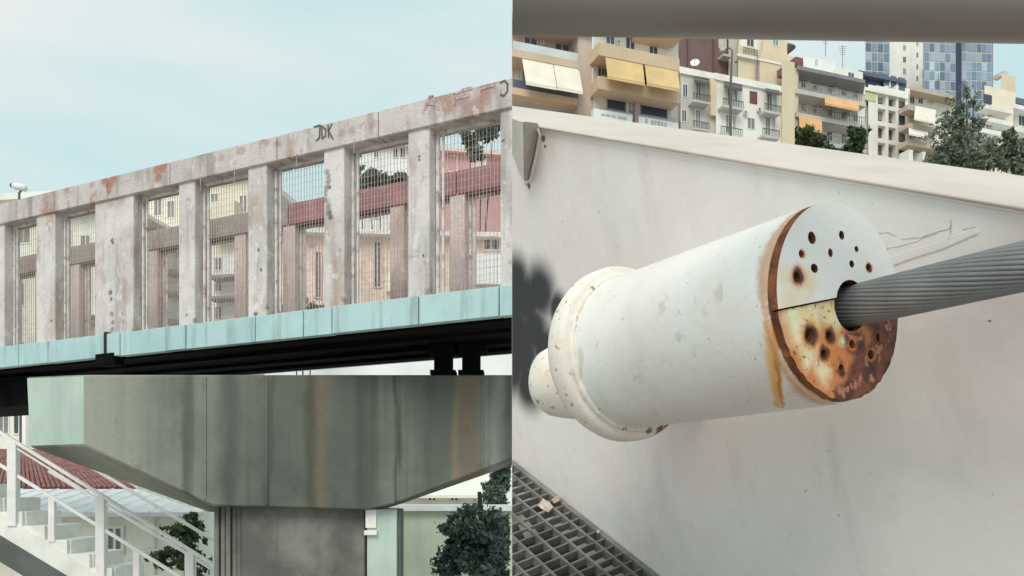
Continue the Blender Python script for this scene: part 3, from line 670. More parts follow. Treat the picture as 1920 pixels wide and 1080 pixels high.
# folded stiffener pocket at the left end
top_r, bot, fold_t, fold_b, lft, lb = wp(1011,244), wp(989,341), wp(981,229,.10), wp(982,338,.03), wp(950,222,.0), wp(962,300)
def plate3(ps, name, mat, th=.006):
    n3 = (ps[1]-ps[0]).cross(ps[2]-ps[0]).normalized(); n3 = -n3 if n3.dot(GN) > 0 else n3
    MB().prism([p for p in ps], -n3*th).build(name, mat, girder, clip=1)
plate3([fold_t, wp(1004,232,.02), top_r, bot, fold_b], 'stiffener', M['bracket_shaded'])
plate3([fold_t, fold_b, wp(972,320), wp(962,292), wp(935,250), wp(935,215,.0)], 'stiffener', M['bracket_light'])
MB().tube([wp(1008,240,.012), wp(1013,252,.004), wp(1006,290,.004), wp(995,336,.004), wp(985,344,.004)], .006, 6).build('stiffener_weld', M['web'], girder, smooth=True)

# ------------------------------------------------------------------ anchor
anchor = thing('cable_anchor', A1, 'white painted steel anchor tube with perforated rusty end plate held on the girder', 'cable anchor')
def ring_pts(c, r, n=64): return [c+(E1*math.cos(2*math.pi*i/n)+E2*math.sin(2*math.pi*i/n))*r for i in range(n)]
def revolve(profile, n=64, base=None, closed=False):     # profile: (distance along axis from A0, radius)
    mb = MB(); o = base or A0; vs = []
    for z, r in profile: vs += [p for p in ring_pts(o+AX*z, r, n)]
    fs = []; k = len(profile)
    for i in range(k-1 if not closed else k):
        i2 = (i+1) % k
        for j in range(n): fs.append((i*n+j, i*n+(j+1)%n, i2*n+(j+1)%n, i2*n+j))
    mb.v = [tuple(x) for x in vs]; mb.f = fs; mb.mi = [0]*len(fs); return mb
LT = (A0-A1).length
def auto_smooth(o, ang=35):
    me = o.data; bm = bmesh.new(); bm.from_mesh(me)
    for e in bm.edges:
        if len(e.link_faces) == 2 and e.calc_face_angle(0) > math.radians(ang): e.smooth = False
    bm.to_mesh(me); bm.free()
o = revolve([(-LT-.05, R_T), (-.004, R_T), (0, R_T-.003), (0, R_T-.012), (-.004, R_T-.014), (-LT-.05, R_T-.014)], closed=True).build('tube', M['anchor'], anchor, smooth=True); auto_smooth(o)
ZC = -LT
o = revolve([(ZC-.14, .06), (ZC-.12, R_C-.075), (ZC-.085, R_C-.03), (ZC-.055, R_C-.008), (ZC-.035, R_C), (ZC-.012, R_C), (ZC-.003, R_C-.004), (ZC, R_C-.010), (ZC+.002, R_T+.004), (ZC-.01, R_T-.004)], 72).build('collar', M['collar'], anchor, smooth=True); auto_smooth(o, 40)
rnd = random.Random(3); k = 96
wb = [A0+AX*(ZC+.004)+(E1*math.cos(2*math.pi*i/k)+E2*math.sin(2*math.pi*i/k))*(R_T+.002) for i in range(k+1)]
MB().tube(wb, [.007+rnd.uniform(-.0015,.0025) for _ in wb], 6, cap=False).build('weld_bead', M['collar'], anchor, smooth=True)
# domed stub behind the collar and the saddle that carries it on the web
sb = P(1050, 714, 1.86); prof = [(-.20,.085),(-.02,.085),(.01,.083),(.035,.072),(.05,.052),(.058,.025),(.06,.002)]
sdir = (P(1012,712,1.90)-sb).normalized()
sd_ = MB(); ss = []
for z, r in prof: ss.append((sb+sdir*z*1.0, r))
sd_.tube([p for p, r in ss], [r for p, r in ss], 32); o = sd_.build('stub', M['collar'], anchor, smooth=True); auto_smooth(o, 50)
cz = A0+AX*(ZC-.1)
MB().prism([cz+GU*.1-GD*.05, cz+GU*.1+GD*.12, cz-GU*.12+GD*.12, cz-GU*.12-GD*.05], GN*((GQ-cz).dot(GN))).build('saddle', M['collar'], anchor)
# end plates with holes
up_holes = [(1522,446,.0085),(1578,441,.006),(1502,476,.005),(1557,474,.0065),(1606,467,.0045),(1527,503,.0075),(1597,495,.006),(1628,502,.006),(1494,519,.0085)]
lo_holes = [(1522,628,.0095),(1558,629,.008),(1548,662,.006),(1601,645,.007),(1636,664,.007),(1581,689,.006),(1650,632,.006)]
TH = .016
hx, hy = disc_local(1598, 573)
def half_plate(holes, upper, r, th, zoff, name, mat):
    seam = disc_local(1466, 580), disc_local(1560, 561)
    a0 = math.atan2(seam[0][1]-seam[1][1], seam[0][0]-seam[1][0])
    # the two halves meet on the seam line through the cable hole
    d = Vector((math.cos(a0), math.sin(a0), 0)); nrm = Vector((-d.y, d.x, 0)); 
    if nrm.y < 0: nrm = -nrm
    c = Vector((seam[1][0], seam[1][1], 0)); mb = MB(); n = 96; gap = .0012
    ring = []
    rr = random.Random(5)
    for i in range(n):
        a = 2*math.pi*i/n; q = r*(1+(0 if upper else rr.uniform(-.013,.006))); ring.append(Vector((q*math.cos(a), q*math.sin(a), 0)))
    mb.prism(ring, Vector((0,0,th))); me = mb.mesh(name, [mat, M['rust_edge']])
    bm = bmesh.new(); bm.from_mesh(me)
    r_ = bmesh.ops.bisect_plane(bm, geom=bm.verts[:]+bm.edges[:]+bm.faces[:], plane_co=c+nrm*(gap if upper else -gap), plane_no=-nrm if upper else nrm, clear_outer=True)
    bmesh.ops.holes_fill(bm, edges=[e for e in r_['geom_cut'] if isinstance(e, bmesh.types.BMEdge)])
    bmesh.ops.recalc_face_normals(bm, faces=bm.faces); bm.to_mesh(me); bm.free()
    ob = bpy.data.objects.new(name, me); COL.objects.link(ob)
    cut = MB()
    for (u, v, q) in holes:
        x, y = disc_local(u, v); ku, kv = rr.uniform(.85,1.15), rr.uniform(.9,1.2)
        cut.prism([Vector((x+q*ku*math.cos(2*math.pi*j/14), y+q*kv*math.sin(2*math.pi*j/14), -.02)) for j in range(14)], Vector((0,0,.08)))
    cut.prism([Vector((hx+.040*math.cos(2*math.pi*j/40), hy+.040*math.sin(2*math.pi*j/40), -.02)) for j in range(40)], Vector((0,0,.08)))
    co = bpy.data.objects.new('cutter', cut.mesh('cutter', [M['rust_edge']])); COL.objects.link(co)
    md = ob.modifiers.new('b', 'BOOLEAN'); md.object = co; md.operation = 'DIFFERENCE'; md.solver = 'EXACT'
    bpy.context.view_layer.update()
    dg = bpy.context.evaluated_depsgraph_get(); me2 = bpy.data.meshes.new_from_object(ob.evaluated_get(dg))
    bpy.data.objects.remove(ob); bpy.data.objects.remove(co)
    me2.materials.clear(); me2.materials.append(mat); me2.materials.append(M['rust_edge'])
    me2.transform(AM @ Matrix.Translation((0,0,zoff)))
    for p in me2.polygons: p.material_index = 0 if p.normal.dot(AX) > .6 else 1
    o = link(name, me2, anchor); return o
H = lambda hs, k: [(dischit(u, v, TH), r*k) for u, v, r in hs]
rusty_up = [h for h in up_holes if h[0] in (1494, 1502, 1628, 1522)]
M['plate_up'] = plate_mat('white_end_plate_paint', [(dischit(1494,519,TH), .0095), (dischit(1628,502,TH), .005), (dischit(1502,476,TH), .0038), (dischit(1522,446,TH), .0045)], False)
M['plate_lo'] = plate_mat('burnt_rusty_end_plate', [(dischit(1522,628,TH), .0125), (dischit(1558,629,TH), .010), (dischit(1548,662,TH), .009), (dischit(1601,645,TH), .006), (dischit(1636,664,TH), .006)], True)
p1 = half_plate(up_holes, True, R_T-.001, TH, .002, 'end_plate', M['plate_up'])
p2 = half_plate(lo_holes, False, R_T-.004, TH-.003, .0015, 'end_plate', M['plate_lo']); p2['label'] = 'burnt orange and brown rusted lower half of the end plate'
# closed dark inside of the tube
revolve([(-.06, .0005), (-.06, R_T-.015)], 48).build('inner_plug', M['hole'], anchor)

# ------------------------------------------------------------------ stay cable
CO = dischit(1598, 574); R_W = .0335; LEN = 2.6
cable = thing('stay_cable', CO, 'thick grey steel cable of twisted wires leaving the rusty plate', 'cable')
CM = Matrix((E1, E2, AX)).transposed().to_4x4(); CM.translation = CO
NW, PITCH, SEG = 30, .95, 150
mb = MB(); prof = []
for j in range(5):
    t = (j/4-.5)*2; prof.append((t*math.pi/NW*.965, R_W-.0017*abs(t)**3))
vs, fs_ = [], []
for i in range(SEG+1):
    z = -.05+LEN*i/SEG; tw = 2*math.pi*z/PITCH
    for a, r in prof: vs.append((r*math.cos(a+tw), r*math.sin(a+tw), z))
for i in range(SEG):
    for j in range(4): fs_.append((i*5+j, i*5+j+1, (i+1)*5+j+1, (i+1)*5+j))
mb.v, mb.f, mb.mi = vs, fs_, [0]*len(fs_)
wire_me = mb.mesh('wire', M['strand'], smooth=True, fix=False)
for k in range(NW):
    o = link('wire', wire_me); o.matrix_world = CM @ Matrix.Rotation(2*math.pi*k/NW, 4, 'Z')
    mw = o.matrix_world.copy(); o.parent = cable; o.matrix_parent_inverse = Matrix.Translation(-CO); o.matrix_basis = mw
core = MB().tube([(0,0,-.05), (0,0,LEN-.05)], R_W-.0016, 32); me = core.mesh('core', M['strand_gap']); me.transform(CM); link('core', me, cable)

# ------------------------------------------------------------------ grating platform
gr0 = hit(960, 860, GQ, GN); 
CV = Vector((-.778, -.572, -.261)); CV = CV.normalized()  # across the grating, towards the eye
plat = thing('grating_platform', hit(1040, 1000, gr0, GD.cross(CV)), 'grey open grid walkway grating meeting the foot of the girder', 'walkway grating')
GU2 = GD.cross(CV).normalized(); GU2 = GU2 if GU2.z > 0 else -GU2
def gp(a, c): return gr0+GD*a+CV*c
BH, BT = .030, .0075
def gbar(a0_, a1_, c0_, c1_, name, h=BH, drop=0):
    o = gp(a0_, c0_)-GU2*(h+drop)
    return MB().obox(o, GD*(a1_-a0_), CV*(c1_-c0_), GU2*h).build(name, M['grate'], plat, bevel=.0015, clip=1)
PG, PC = .044, .068
A_MIN, A_MAX, C_MAX = -2.0, .75, 1.25
gbar(A_MIN, A_MAX, .003, .020, 'edge_bar', .036)
c = .055; 
while c < C_MAX: gbar(A_MIN, A_MAX, c, c+BT, 'bearing_bar'); c += PC
a = A_MIN+.02
while a < A_MAX:
    o0 = gp(a, .021)
    if o0.x > -.02: gbar(a, a+BT*.85, .021, C_MAX, 'cross_bar', BH-.004, .003)
    a += PG
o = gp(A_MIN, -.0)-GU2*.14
MB().obox(o+CV*.004, GD*(A_MAX+.6-A_MIN), CV*(C_MAX+.3), GU2*.01).build('dark_backing', M['dark_backing'], plat, clip=1)  # added dark sheet that makes the gaps in the grating look dark
def gpx(u, v, o=0): return hit(u, v, gr0+GU2*o, GU2)
def scrap(pts, name, mat, label, cat, h=.012):
    r = [gpx(u, v, .003) for u, v in pts]; cc = sum(r, Vector())/len(r); rr = random.Random(len(pts))
    vs = [p+GU2*rr.uniform(0, h) for p in r]+[cc+GU2*h*1.3]; n = len(r); mb = MB()
    mb.add(vs, [(i, (i+1)%n, n) for i in range(n)]); mb.add([p-GU2*.002 for p in vs], [((i+1)%n, i, n) for i in range(n)])
    tag(mb.build(name, mat, fix=False), label, cat)
scrap([(1008,952),(1018,940),(1030,944),(1037,952),(1028,960),(1016,958)], 'paper_scrap', plain('dirty_paper', S(178,166,154), .9, .2, 60), 'crumpled pale paper scrap lying on the grating', 'litter')
scrap([(1034,940),(1044,934),(1054,938),(1046,946),(1038,948)], 'dry_leaf', plain('dry_leaf', S(150,134,116), .9, .2, 60), 'curled dry brown leaf on the grating beside the paper scrap', 'leaf')
scrap([(1118,997),(1123,993),(1126,997),(1122,1000)], 'paint_flake', M['flange'], 'small white paint flake on the grating edge', 'flake', .006)
MB().hexa([gpx(960,965,-.02), gpx(978,962,-.02), gpx(1010,1000,-.02), gpx(985,1010,-.02)]+[gpx(960,965,-.012), gpx(978,962,-.012), gpx(1010,1000,-.012), gpx(985,1010,-.012)]).build('clip_plate', M['grate'], plat, clip=1)

# ------------------------------------------------------------------ hand rail above
hl = thing('hand_rail', P(1440, 0, .95), 'thick dark grey steel hand rail pipe crossing above the girder', 'hand rail')
MB().tube([P(900,-14,.95), P(1440,-5,.95), P(2600,14,.95), P(4200,40,.95)], .044, 40).build('pipe', M['rail_pipe'], hl, smooth=True, clip=1)

# ------------------------------------------------------------------ apartment blocks beyond the girder
M['tan'] = plain('tan_parapet_render', S(192,170,144,.8), .85, .06, .3, streak=.12)
M['tan_dull'] = plain('dull_tan_render', S(176,160,146), .9, .06, .3, streak=.15)
M['awn_cream'] = plain('cream_awning_cloth', S(220,206,192), .85, .05, .6)
M['awn_yellow'] = plain('yellow_awning_cloth', S(194,166,118), .85, .07, .6)
M['awn_orange'] = plain('orange_awning_cloth', S(204,158,110), .85, .08, .6)
M['grey_wall'] = plain('grey_render', S(178,174,166), .9, .06, .3, streak=.15)
M['brown_wall'] = plain('brown_cladding', S(104,84,80), .8, .1, .3, streak=.2)
M['cream_r'] = plain('warm_cream_render', S(208,192,166,.85), .9, .05, .2, streak=.1)
M['offwhite'] = plain('offwhite_render', S(220,211,202), .9, .05, .25, streak=.12)
M['burgundy'] = plain('burgundy_shutter', S(110,70,74), .7, .1, 1)
M['navy'] = plain('navy_shopfront', S(48,52,72), .4, .15, .5)
M['sign'] = plain('white_sign_board', S(220,222,216), .5, .03, .4)
M['sign_letter'] = plain('grey_sign_letters', S(164,166,164), .6)
M['mauve'] = plain('mauve_pilaster', S(150,136,140), .85, .05, .4)
M['rail_pale'] = plain('pale_balcony_glass', S(186,190,190), .35, .06, .5)
M['rail_dark'] = plain('dark_balcony_glass', S(84,86,104), .3, .12, .5)
M['iron'] = plain('dark_iron', S(84,82,82), .7, .1, 2)
M['cap_grey'] = plain('grey_slab_edge', S(176,172,170), .85, .06, .4)
glasses = [plain('tower_glass', S(*c), .18, .12, .08) for c in ((120,136,152),(138,152,164),(104,120,138),(160,176,190),(92,104,120))]
curtains = [plain('net_curtain', S(176,172,164), .8, .1, 2), plain('half_drawn_blind', S(150,140,126), .8, .1, 2), M['glass'], M['glass'], M['glass_blue'], M['shutter']]
def clutter(f, spots, o):                                 # air conditioners and aerials on one front
    for u, v, kind in spots:
        if kind == 'a':
            b = f.box('air_conditioner', M['frame'], u, u+7, v, v+7, o, o+.35, bevel=.03); f.box('fan_grille', M['shutter'], u+.8, u+4.4, v+1.2, v+6, o+.351, o+.37, b)
        else:
            p = f.loc(u, v, -3); q = MB(); q.tube([p, p+Vector((0,0,2.6))], .035, 5)
            for k in range(5): q.tube([p+Vector((-.5+.05*k,0,2.5-.25*k)), p+Vector((.5-.05*k,0,2.5-.25*k))], .02, 4)
            q.build('aerial', M['iron'], f.root)
def grnd(u, Y): return P(u, VH, Y)-Vector((0,0,EYE))
def lower_floors(f, u0, u1, v0, step, o=0., n=7, k=5):     # plain storeys further down the same front
    for i in range(n):
        for j in range(k):
            u = u0+(u1-u0)*(j+.25)/k; v = v0+step*i+.2*(u-u0)
            f.window(u, u+(u1-u0)*.5/k, v, v+step*.55, o, random.choice([M['glass'], M['shutter']]))
def block_a():
    t = thing('apartment_building', grnd(1030, 63), 'tan apartment block with two white awnings at the left end of the row', 'building', 'apartment blocks beyond the girder')
    f = Facade(960, 62, 5200, t, 1); clutter(f, [(1014,74,'a'),(1074,80,'a')], -1.6)
    f.box('wall', M['tan_dull'], 955, 1086, 40, 300, -9, -1.6, floor=True)
    f.box('side_wall', M['tan_dull'], 1084, 1110, 30, 300, -9, .25, floor=True)
    f.box('roof_slab', M['tan_dull'], 955, 1112, 22, 32, -9, .6)
    for (v, m) in ((92, 'tan'), (163, 'tan'), (246, 'tan')):
        f.box('balcony', M[m], 955, 1086, v+.2*5-2, v+12, -1.6, .2)
    f.box('balcony', M['cap_grey'], 955, 1086, 20, 30, -1.6, .2)
    rp = f.box('balcony_glass', M['rail_pale'], 962, 1086, 76, 92, .1, .16)
    f.box('balcony_glass', M['rail_dark'], 962, 1086, 148, 163, .1, .16)
    f.window(982, 1008, 62, 92, -1.6, M['glass_blue'], M['frame']); f.window(1040, 1068, 66, 96, -1.6, M['glass_blue'])
    f.window(966, 980, 118, 160, -1.6, M['white_sheet']); f.window(990, 1030, 126, 168, -1.6); f.window(1040, 1076, 130, 172, -1.6)
    f.awning(979, 1037, 110, 153, .15, 1.5, M['awn_cream'], 7); f.awning(1038, 1086, 121, 163, .15, 1.5, M['awn_cream'], 7)
    f.window(986, 1014, 189, 230, -1.6, M['glass'], M['mauve']); f.window(1046, 1074, 196, 236, -1.6, M['glass'], M['mauve'])
    f.box('ceiling_band', M['cap_grey'], 955, 1086, 180, 188, -1.6, -.8)
    lower_floors(f, 962, 1080, 270, 74, -1.6, 7, 3)
block_a()
def block_b():
    t = thing('apartment_building', grnd(1195, 64), 'tan balconied block with two yellow awnings and a white sign band', 'building', 'apartment blocks beyond the girder')
    f = Facade(1120, 63, 5200, t); clutter(f, [(1256,84,'a'),(1158,74,'a')], -1.4)
    f.box('wall', M['offwhite'], 1113, 1272, 20, 130, -10, -1.4, floor=True)
    f.box('side_wall', M['tan_dull'], 1111, 1121, 100, 200, -10, -.9, floor=True)
    f.box('roof_slab', M['cap_grey'], 1116, 1278, 12, 20, -10, .2)
    for (u0,u1,v0,v1) in ((1136,1153,52,82),(1173,1191,58,92),(1217,1234,66,100)): f.window(u0, u1, v0, v1, -1.4, M['glass_blue'])
    for v in (79, 142):
        f.box('balcony', M['tan'], 1122, 1274, v, v+24, -1.4, .5); 
    f.box('balcony', M['tan'], 1205, 1280, 46, 56, -1.4, .5)
    f.box('recess_wall', M['glass'], 1124, 1270, 103, 142, -1.39, -1.3)
    f.window(1127, 1140, 112, 142, -1.3, M['leaf_mid']); f.window(1160, 1190, 118, 150, -1.3); f.window(1222, 1250, 128, 160, -1.3)
    f.awning(1135, 1205, 107, 142, .45, 1.6, M['awn_yellow'], 4); f.awning(1209, 1271, 121, 155, .45, 1.6, M['awn_yellow'], 4)
    f.box('shop_wall', M['grey_wall'], 1113, 1272, 166, 210, -1.4, -.8, floor=True)
    f.window(1138, 1174, 176, 204, -.8, M['navy'], M['shutter'], 0); f.window(1180, 1192, 184, 210, -.8, M['glass'], M['shutter'], 0)
    f.window(1201, 1252, 184, 214, -.8, M['navy'], M['shutter'], 0); f.window(1259, 1266, 196, 220, -.8, M['glass'])
    f.box('pilaster', M['mauve'], 1191, 1200, 180, 250, -.8, -.4)
    sg = f.box('sign_board', M['sign'], 1113, 1186, 203, 228, -.8, -.3); sg2 = f.box('sign_board', M['sign'], 1198, 1272, 218, 242, -.8, -.3)
    words_bars = ((1210,1214.5,231),(1221,1225,234),(1227,1231,235),(1233,1238,236),(1240,1244,237.5),(1246,1250,239))
    for (a_, b_, v_) in words_bars: f.box('lettering', M['sign_letter'], a_, b_, v_-9, v_-1, -.3, -.27, sg2)
    for (a_, b_, v_) in ((1127,1135,216),(1136.5,1144,217.5),(1145.5,1154,219),(1158,1164,221.5),(1165,1175,223)): f.box('lettering', M['sign_letter'], a_, b_, v_-4, v_, -.3, -.27, sg)
    lower_floors(f, 1120, 1268, 262, 66, -.8, 7, 4)
block_b()
def brown_block():
    t = thing('apartment_building', grnd(1320, 100), 'dark brown clad block rising behind the white corner house', 'building')
    f = Facade(1262, 100, 5200, t)
    f.box('wall', M['brown_wall'], 1258, 1366, 20, 140, -12, 0, floor=True); f.box('side_wall', M['grey_wall'], 1366, 1386, 22, 140, -12, .4, floor=True)
    f.box('roof_slab', M['grey_wall'], 1254, 1390, 10, 20, -12, .6)
    for u in (1290, 1338): f.box('rib', M['burgundy'], u, u+2, 30, 140, 0, .25)
    f.window(1348, 1362, 66, 90, 0); f.box('ledge', M['cap_grey'], 1356, 1372, 100, 104, 0, 1.2)
brown_block()
def cream_tall():
    t = thing('apartment_building', grnd(1440, 98), 'warm cream stepped block with a small blue window behind the white house', 'building')
    f = Facade(1385, 98, 5200, t)
    f.box('wall', M['cream_r'], 1384, 1500, 84, 200, -12, 0, floor=True); f.box('penthouse', M['offwhite'], 1386, 1452, 40, 100, -12, -1.5); f.box('upper_wall', M['cream_r'], 1430, 1476, 58, 100, -9, -.5)
    f.window(1449, 1460, 66, 84, -.5, plain('blue_shutter', S(92,136,152), .6)); f.window(1400, 1414, 62, 86, -1.5); f.railing(1394, 1418, 88, 100, .2, M['iron'], 8)
    f.box('balcony', M['cap_grey'], 1392, 1420, 100, 104, -1.5, .3); f.box('coping', M['offwhite'], 1382, 1512, 100, 104, -12, .4)
    f.box('wall', M['cream_r'], 1424, 1510, 102, 220, -12, .3, floor=True); f.box('pipe', M['mauve'], 1419, 1422, 118, 145, .3, .6)
    f.box('water_tank', M['iron'], 1476, 1496, 76, 88, -6, -3, bevel=.4)
cream_tall()
def white_house():
    t = thing('corner_house', grnd(1380, 80), 'white corner house with small iron balconies and dark awnings mid row', 'building')
    f = Facade(1280, 78, 5200, t); clutter(f, [(1396,206,'a'),(1422,200,'a'),(1420,140,'m')], 0)
    f.box('wall', M['offwhite'], 1342, 1470, 140, 300, -9, 0, floor=True); f.box('side_wall', M['grey_wall'], 1276, 1344, 128, 290, -9, -.3, floor=True)  # grey side wall: shade on the house's left face put into its colour
    f.box('parapet', M['offwhite'], 1274, 1345, 124, 136, -9, -.1); f.box('parapet', M['offwhite'], 1340, 1472, 136, 148, -9, .2)
    f.box('pilaster', M['cream_r'], 1466, 1490, 112, 300, -9, .3, floor=True); f.box('pilaster', M['cream_r'], 1332, 1343, 145, 215, -.3, .1)
    f.window(1280, 1290, 156, 182, -.3); f.window(1278, 1288, 204, 228, -.3)
    for (u0, u1, v, o, hood) in ((1300,1332,186,-.3,'iron'), (1356,1394,196,0,'iron'), (1434,1464,206,0,'iron'), (1300,1330,238,-.3,None), (1352,1392,248,0,None), (1430,1462,252,0,None)):
        b = f.box('balcony', M['cap_grey'], u0, u1, v, v+4, o, o+1.0)
        f.railing(u0, u1, v-13, v, o+.98, M['iron'], 12, b)
        um = (u0+u1)/2; f.window(um-11, um-1, v-34, v, o, M['shutter']); f.window(um+2, um+8, v-32, v-8, o, M['glass'])
        if hood: f.awning(u0+2, u1-2, v-42, v-36, o+.05, o+1.1, M['iron'])
    f.window(1406, 1420, 170, 193, 0, M['burgundy'], M['burgundy']); f.window(1401, 1416, 219, 241, 0, M['shutter'])
    lower_floors(f, 1350, 1462, 300, 52, 0, 8, 4)
    d = thing('satellite_dish', f.loc(1303, 124, -1.5), 'round white satellite dish on the white corner house roof', 'satellite dish')
    c = f.loc(1303, 117, -1.5); ax = Vector((-.2,-.9,.35)).normalized(); e = ax.cross(Vector((0,0,1))).normalized(); h = e.cross(ax); mb = MB(); n = 24; vs = [c-ax*.12]
    for r, z in ((.25,-.09),(.46,0)):
        vs += [c+ax*z+(e*math.cos(k*6.2832/n)+h*math.sin(k*6.2832/n))*r for k in range(n)]
    fs_ = [(0, 1+(k+1)%n, 1+k) for k in range(n)]+[(1+k, 1+(k+1)%n, 1+n+(k+1)%n, 1+n+k) for k in range(n)]
    mb.add(vs, fs_); mb.build('reflector', M['white_sheet'], d, smooth=True)
    MB().tube([c-ax*.1, c-ax*.1+Vector((0,.1,-.7))], .04, 6).build('mast', M['iron'], d); MB().tube([c-h*.4, c+ax*.45], .025, 5).build('feed_arm', M['iron'], d)
white_house()
def block_d():
    t = thing('apartment_building', grnd(1555, 92), 'block of long grey balconies with orange awnings right of the white house', 'building', 'apartment blocks beyond the girder')
    f = Facade(1490, 90, 5200, t); clutter(f, [(1512,148,'a'),(1562,162,'a'),(1588,210,'a'),(1536,196,'a'),(1548,106,'m'),(1580,126,'m')], -1.6)
    f.box('wall', M['cream_wall'], 1488, 1622, 128, 300, -9, -1.6, floor=True); f.box('roof_slab', M['shutter'], 1494, 1622, 122, 129, -10, .5)
    f.box('end_wall', M['cream_r'], 1486, 1497, 126, 250, -9, .1, floor=True)
    for v in (166, 210, 256): f.box('balcony', M['cap_grey'], 1493, 1624, v, v+8, -1.6, .4)
    for i, v in enumerate((134, 178, 224)):
        for u in (1502, 1524, 1552, 1578, 1600): f.window(u, u+9, v+.2*(u-1493), v+28+.2*(u-1493), -1.6, [M['glass'], M['shutter'], M['leaf_grey']][(u+i) % 3])
        f.railing(1497, 1622, v+18, v+32, .3, M['shutter'], 26)
    f.awning(1546, 1610, 180, 193, .4, 1.5, M['awn_orange'], 1); f.awning(1498, 1541, 216, 238, .4, 1.2, M['awn_orange'], 1)
    f.box('penthouse', M['white_wall'], 1506, 1566, 104, 130, -9, -3.5); f.box('penthouse_roof', M['red_tile'], 1492, 1530, 106, 120, -8, -4.5); f.window(1528, 1534, 110, 122, -3.5); f.box('penthouse', M['offwhite'], 1566, 1618, 124, 146, -9, -3.2); f.window(1590, 1602, 134, 146, -3.2)
    f.box('shopfront', M['navy'], 1470, 1598, 262, 300, -1.6, .8, floor=True)
    lower_floors(f, 1496, 1616, 330, 46, -1.6, 8, 5)
block_d()
def office():
    t = thing('office_building', grnd(1660, 122), 'narrow white office front with a grid of tall dark windows', 'building')
    f = Facade(1620, 120, 5200, t)
    f.box('wall', M['glass'], 1640, 1704, 168, 300, -10, -.7, floor=True)
    f.box('side_wall', M['offwhite'], 1628, 1646, 158, 300, -10, .2, floor=True); f.box('side_wall', M['offwhite'], 1697, 1708, 165, 300, -10, .2, floor=True)
    for u in (1661, 1680): f.box('pier', M['offwhite'], u, u+5, 160, 300, -.7, .15, floor=True)
    for v in (160, 194, 226, 258, 290, 322, 354): f.box('spandrel', M['offwhite'], 1644, 1699, v, v+8, -.7, .1)
    for r in range(5):
        for u in (1647, 1667, 1686): f.window(u, u+12, 169+r*32+.2*(u-1644), 192+r*32+.2*(u-1644), -.7, M['glass'], M['shutter'])
    f.box('roof_slab', M['offwhite'], 1600, 1708, 158, 164, -10, .5)
    f.box('penthouse', M['navy'], 1614, 1660, 136, 160, -9, -1.5); f.box('penthouse', M['glass_blue'], 1656, 1697, 138, 162, -9, -1.2); f.box('penthouse_roof', M['rail_dark'], 1610, 1700, 131, 138, -10, -.8)
    for u in (1668, 1682): f.box('mullion', M['white_sheet'], u, u+2, 140, 164, -1.2, -1.05)
    f.box('olive_band', plain('olive_render', S(184,178,140), .9, .05, .3), 1600, 1642, 166, 182, -10, .3); f.box('wing_wall', M['grey_wall'], 1600, 1630, 182, 300, -10, -.4, floor=True)
    f.window(1612, 1630, 186, 196, -.4); f.window(1604, 1626, 200, 226, -.4); f.window(1604, 1626, 236, 262, -.4)
office()
def block_f():
    t = thing('apartment_building', grnd(1730, 118), 'beige block with a big cream awning right of the office grid', 'building', 'apartment blocks beyond the girder')
    f = Facade(1700, 116, 5200, t); clutter(f, [(1734,180,'a'),(1712,252,'a'),(1730,164,'m'),(1760,170,'m')], -1.4)
    f.box('wall', M['cream_wall'], 1702, 1790, 168, 320, -9, -1.4, floor=True); f.box('roof_slab', M['tan_dull'], 1706, 1792, 162, 168, -10, .3)
    for v in (196, 230, 262): f.box('balcony', M['tan_dull'], 1702, 1760, v, v+9, -1.4, .4)
    f.awning(1716, 1755, 198, 222, .4, 1.5, M['awn_cream'], -2); f.awning(1704, 1740, 240, 250, .4, 1.2, M['awn_cream'])
    for v in (174, 208, 240, 276):
        for u in (1706, 1722, 1742, 1770): f.window(u, u+9, v, v+20, -1.4)
    f.box('arcade_pillar', M['offwhite'], 1704, 1712, 280, 340, -1.4, .4, floor=True); f.box('arcade_pillar', M['offwhite'], 1730, 1736, 284, 340, -1.4, .4, floor=True)
block_f()
def tower(u0, u1, Y, glass_spans, wall, label, dark=None, top=20):
    t = thing('tower_block', grnd((u0+u1)/2, Y), label, 'tower')
    f = Facade(u0, Y, 14000, t)
    f.box('wall', wall, u0, u1, top, 250, -16, 0, floor=True)
    for (a, b, nc) in glass_spans:
        f.box('mullion_grid', M['grey_wall'], a, b, top+6, 240, 0, .2)
        v = top+8; 
        while v < 232:
            for k in range(nc):
                x = a+(b-a)*(k+.07)/nc
                f.box('pane', random.choices(glasses, (5,4,3,1,2))[0], x, a+(b-a)*(k+.93)/nc, v+.06*(x-a), v+15+.06*(x-a), .2, .3)
            v += 17.5
    return f
f = tower(1622, 1733, 260, [(1623, 1668, 4)], M['offwhite'], 'pale tower with a narrow glass strip and small slit windows at the skyline')
for v in (40, 62, 84, 106, 128): f.window(1693, 1699, v, v+11, 0); f.window(1718, 1722, v+14, v+24, 0)
f = tower(1731, 1862, 235, [(1733, 1792, 6), (1803, 1860, 6)], M['shutter'], 'blue grey glass tower with a dark vertical slot at the skyline')
f.box('dark_slot', M['navy'], 1792, 1803, 26, 240, 0, .25)
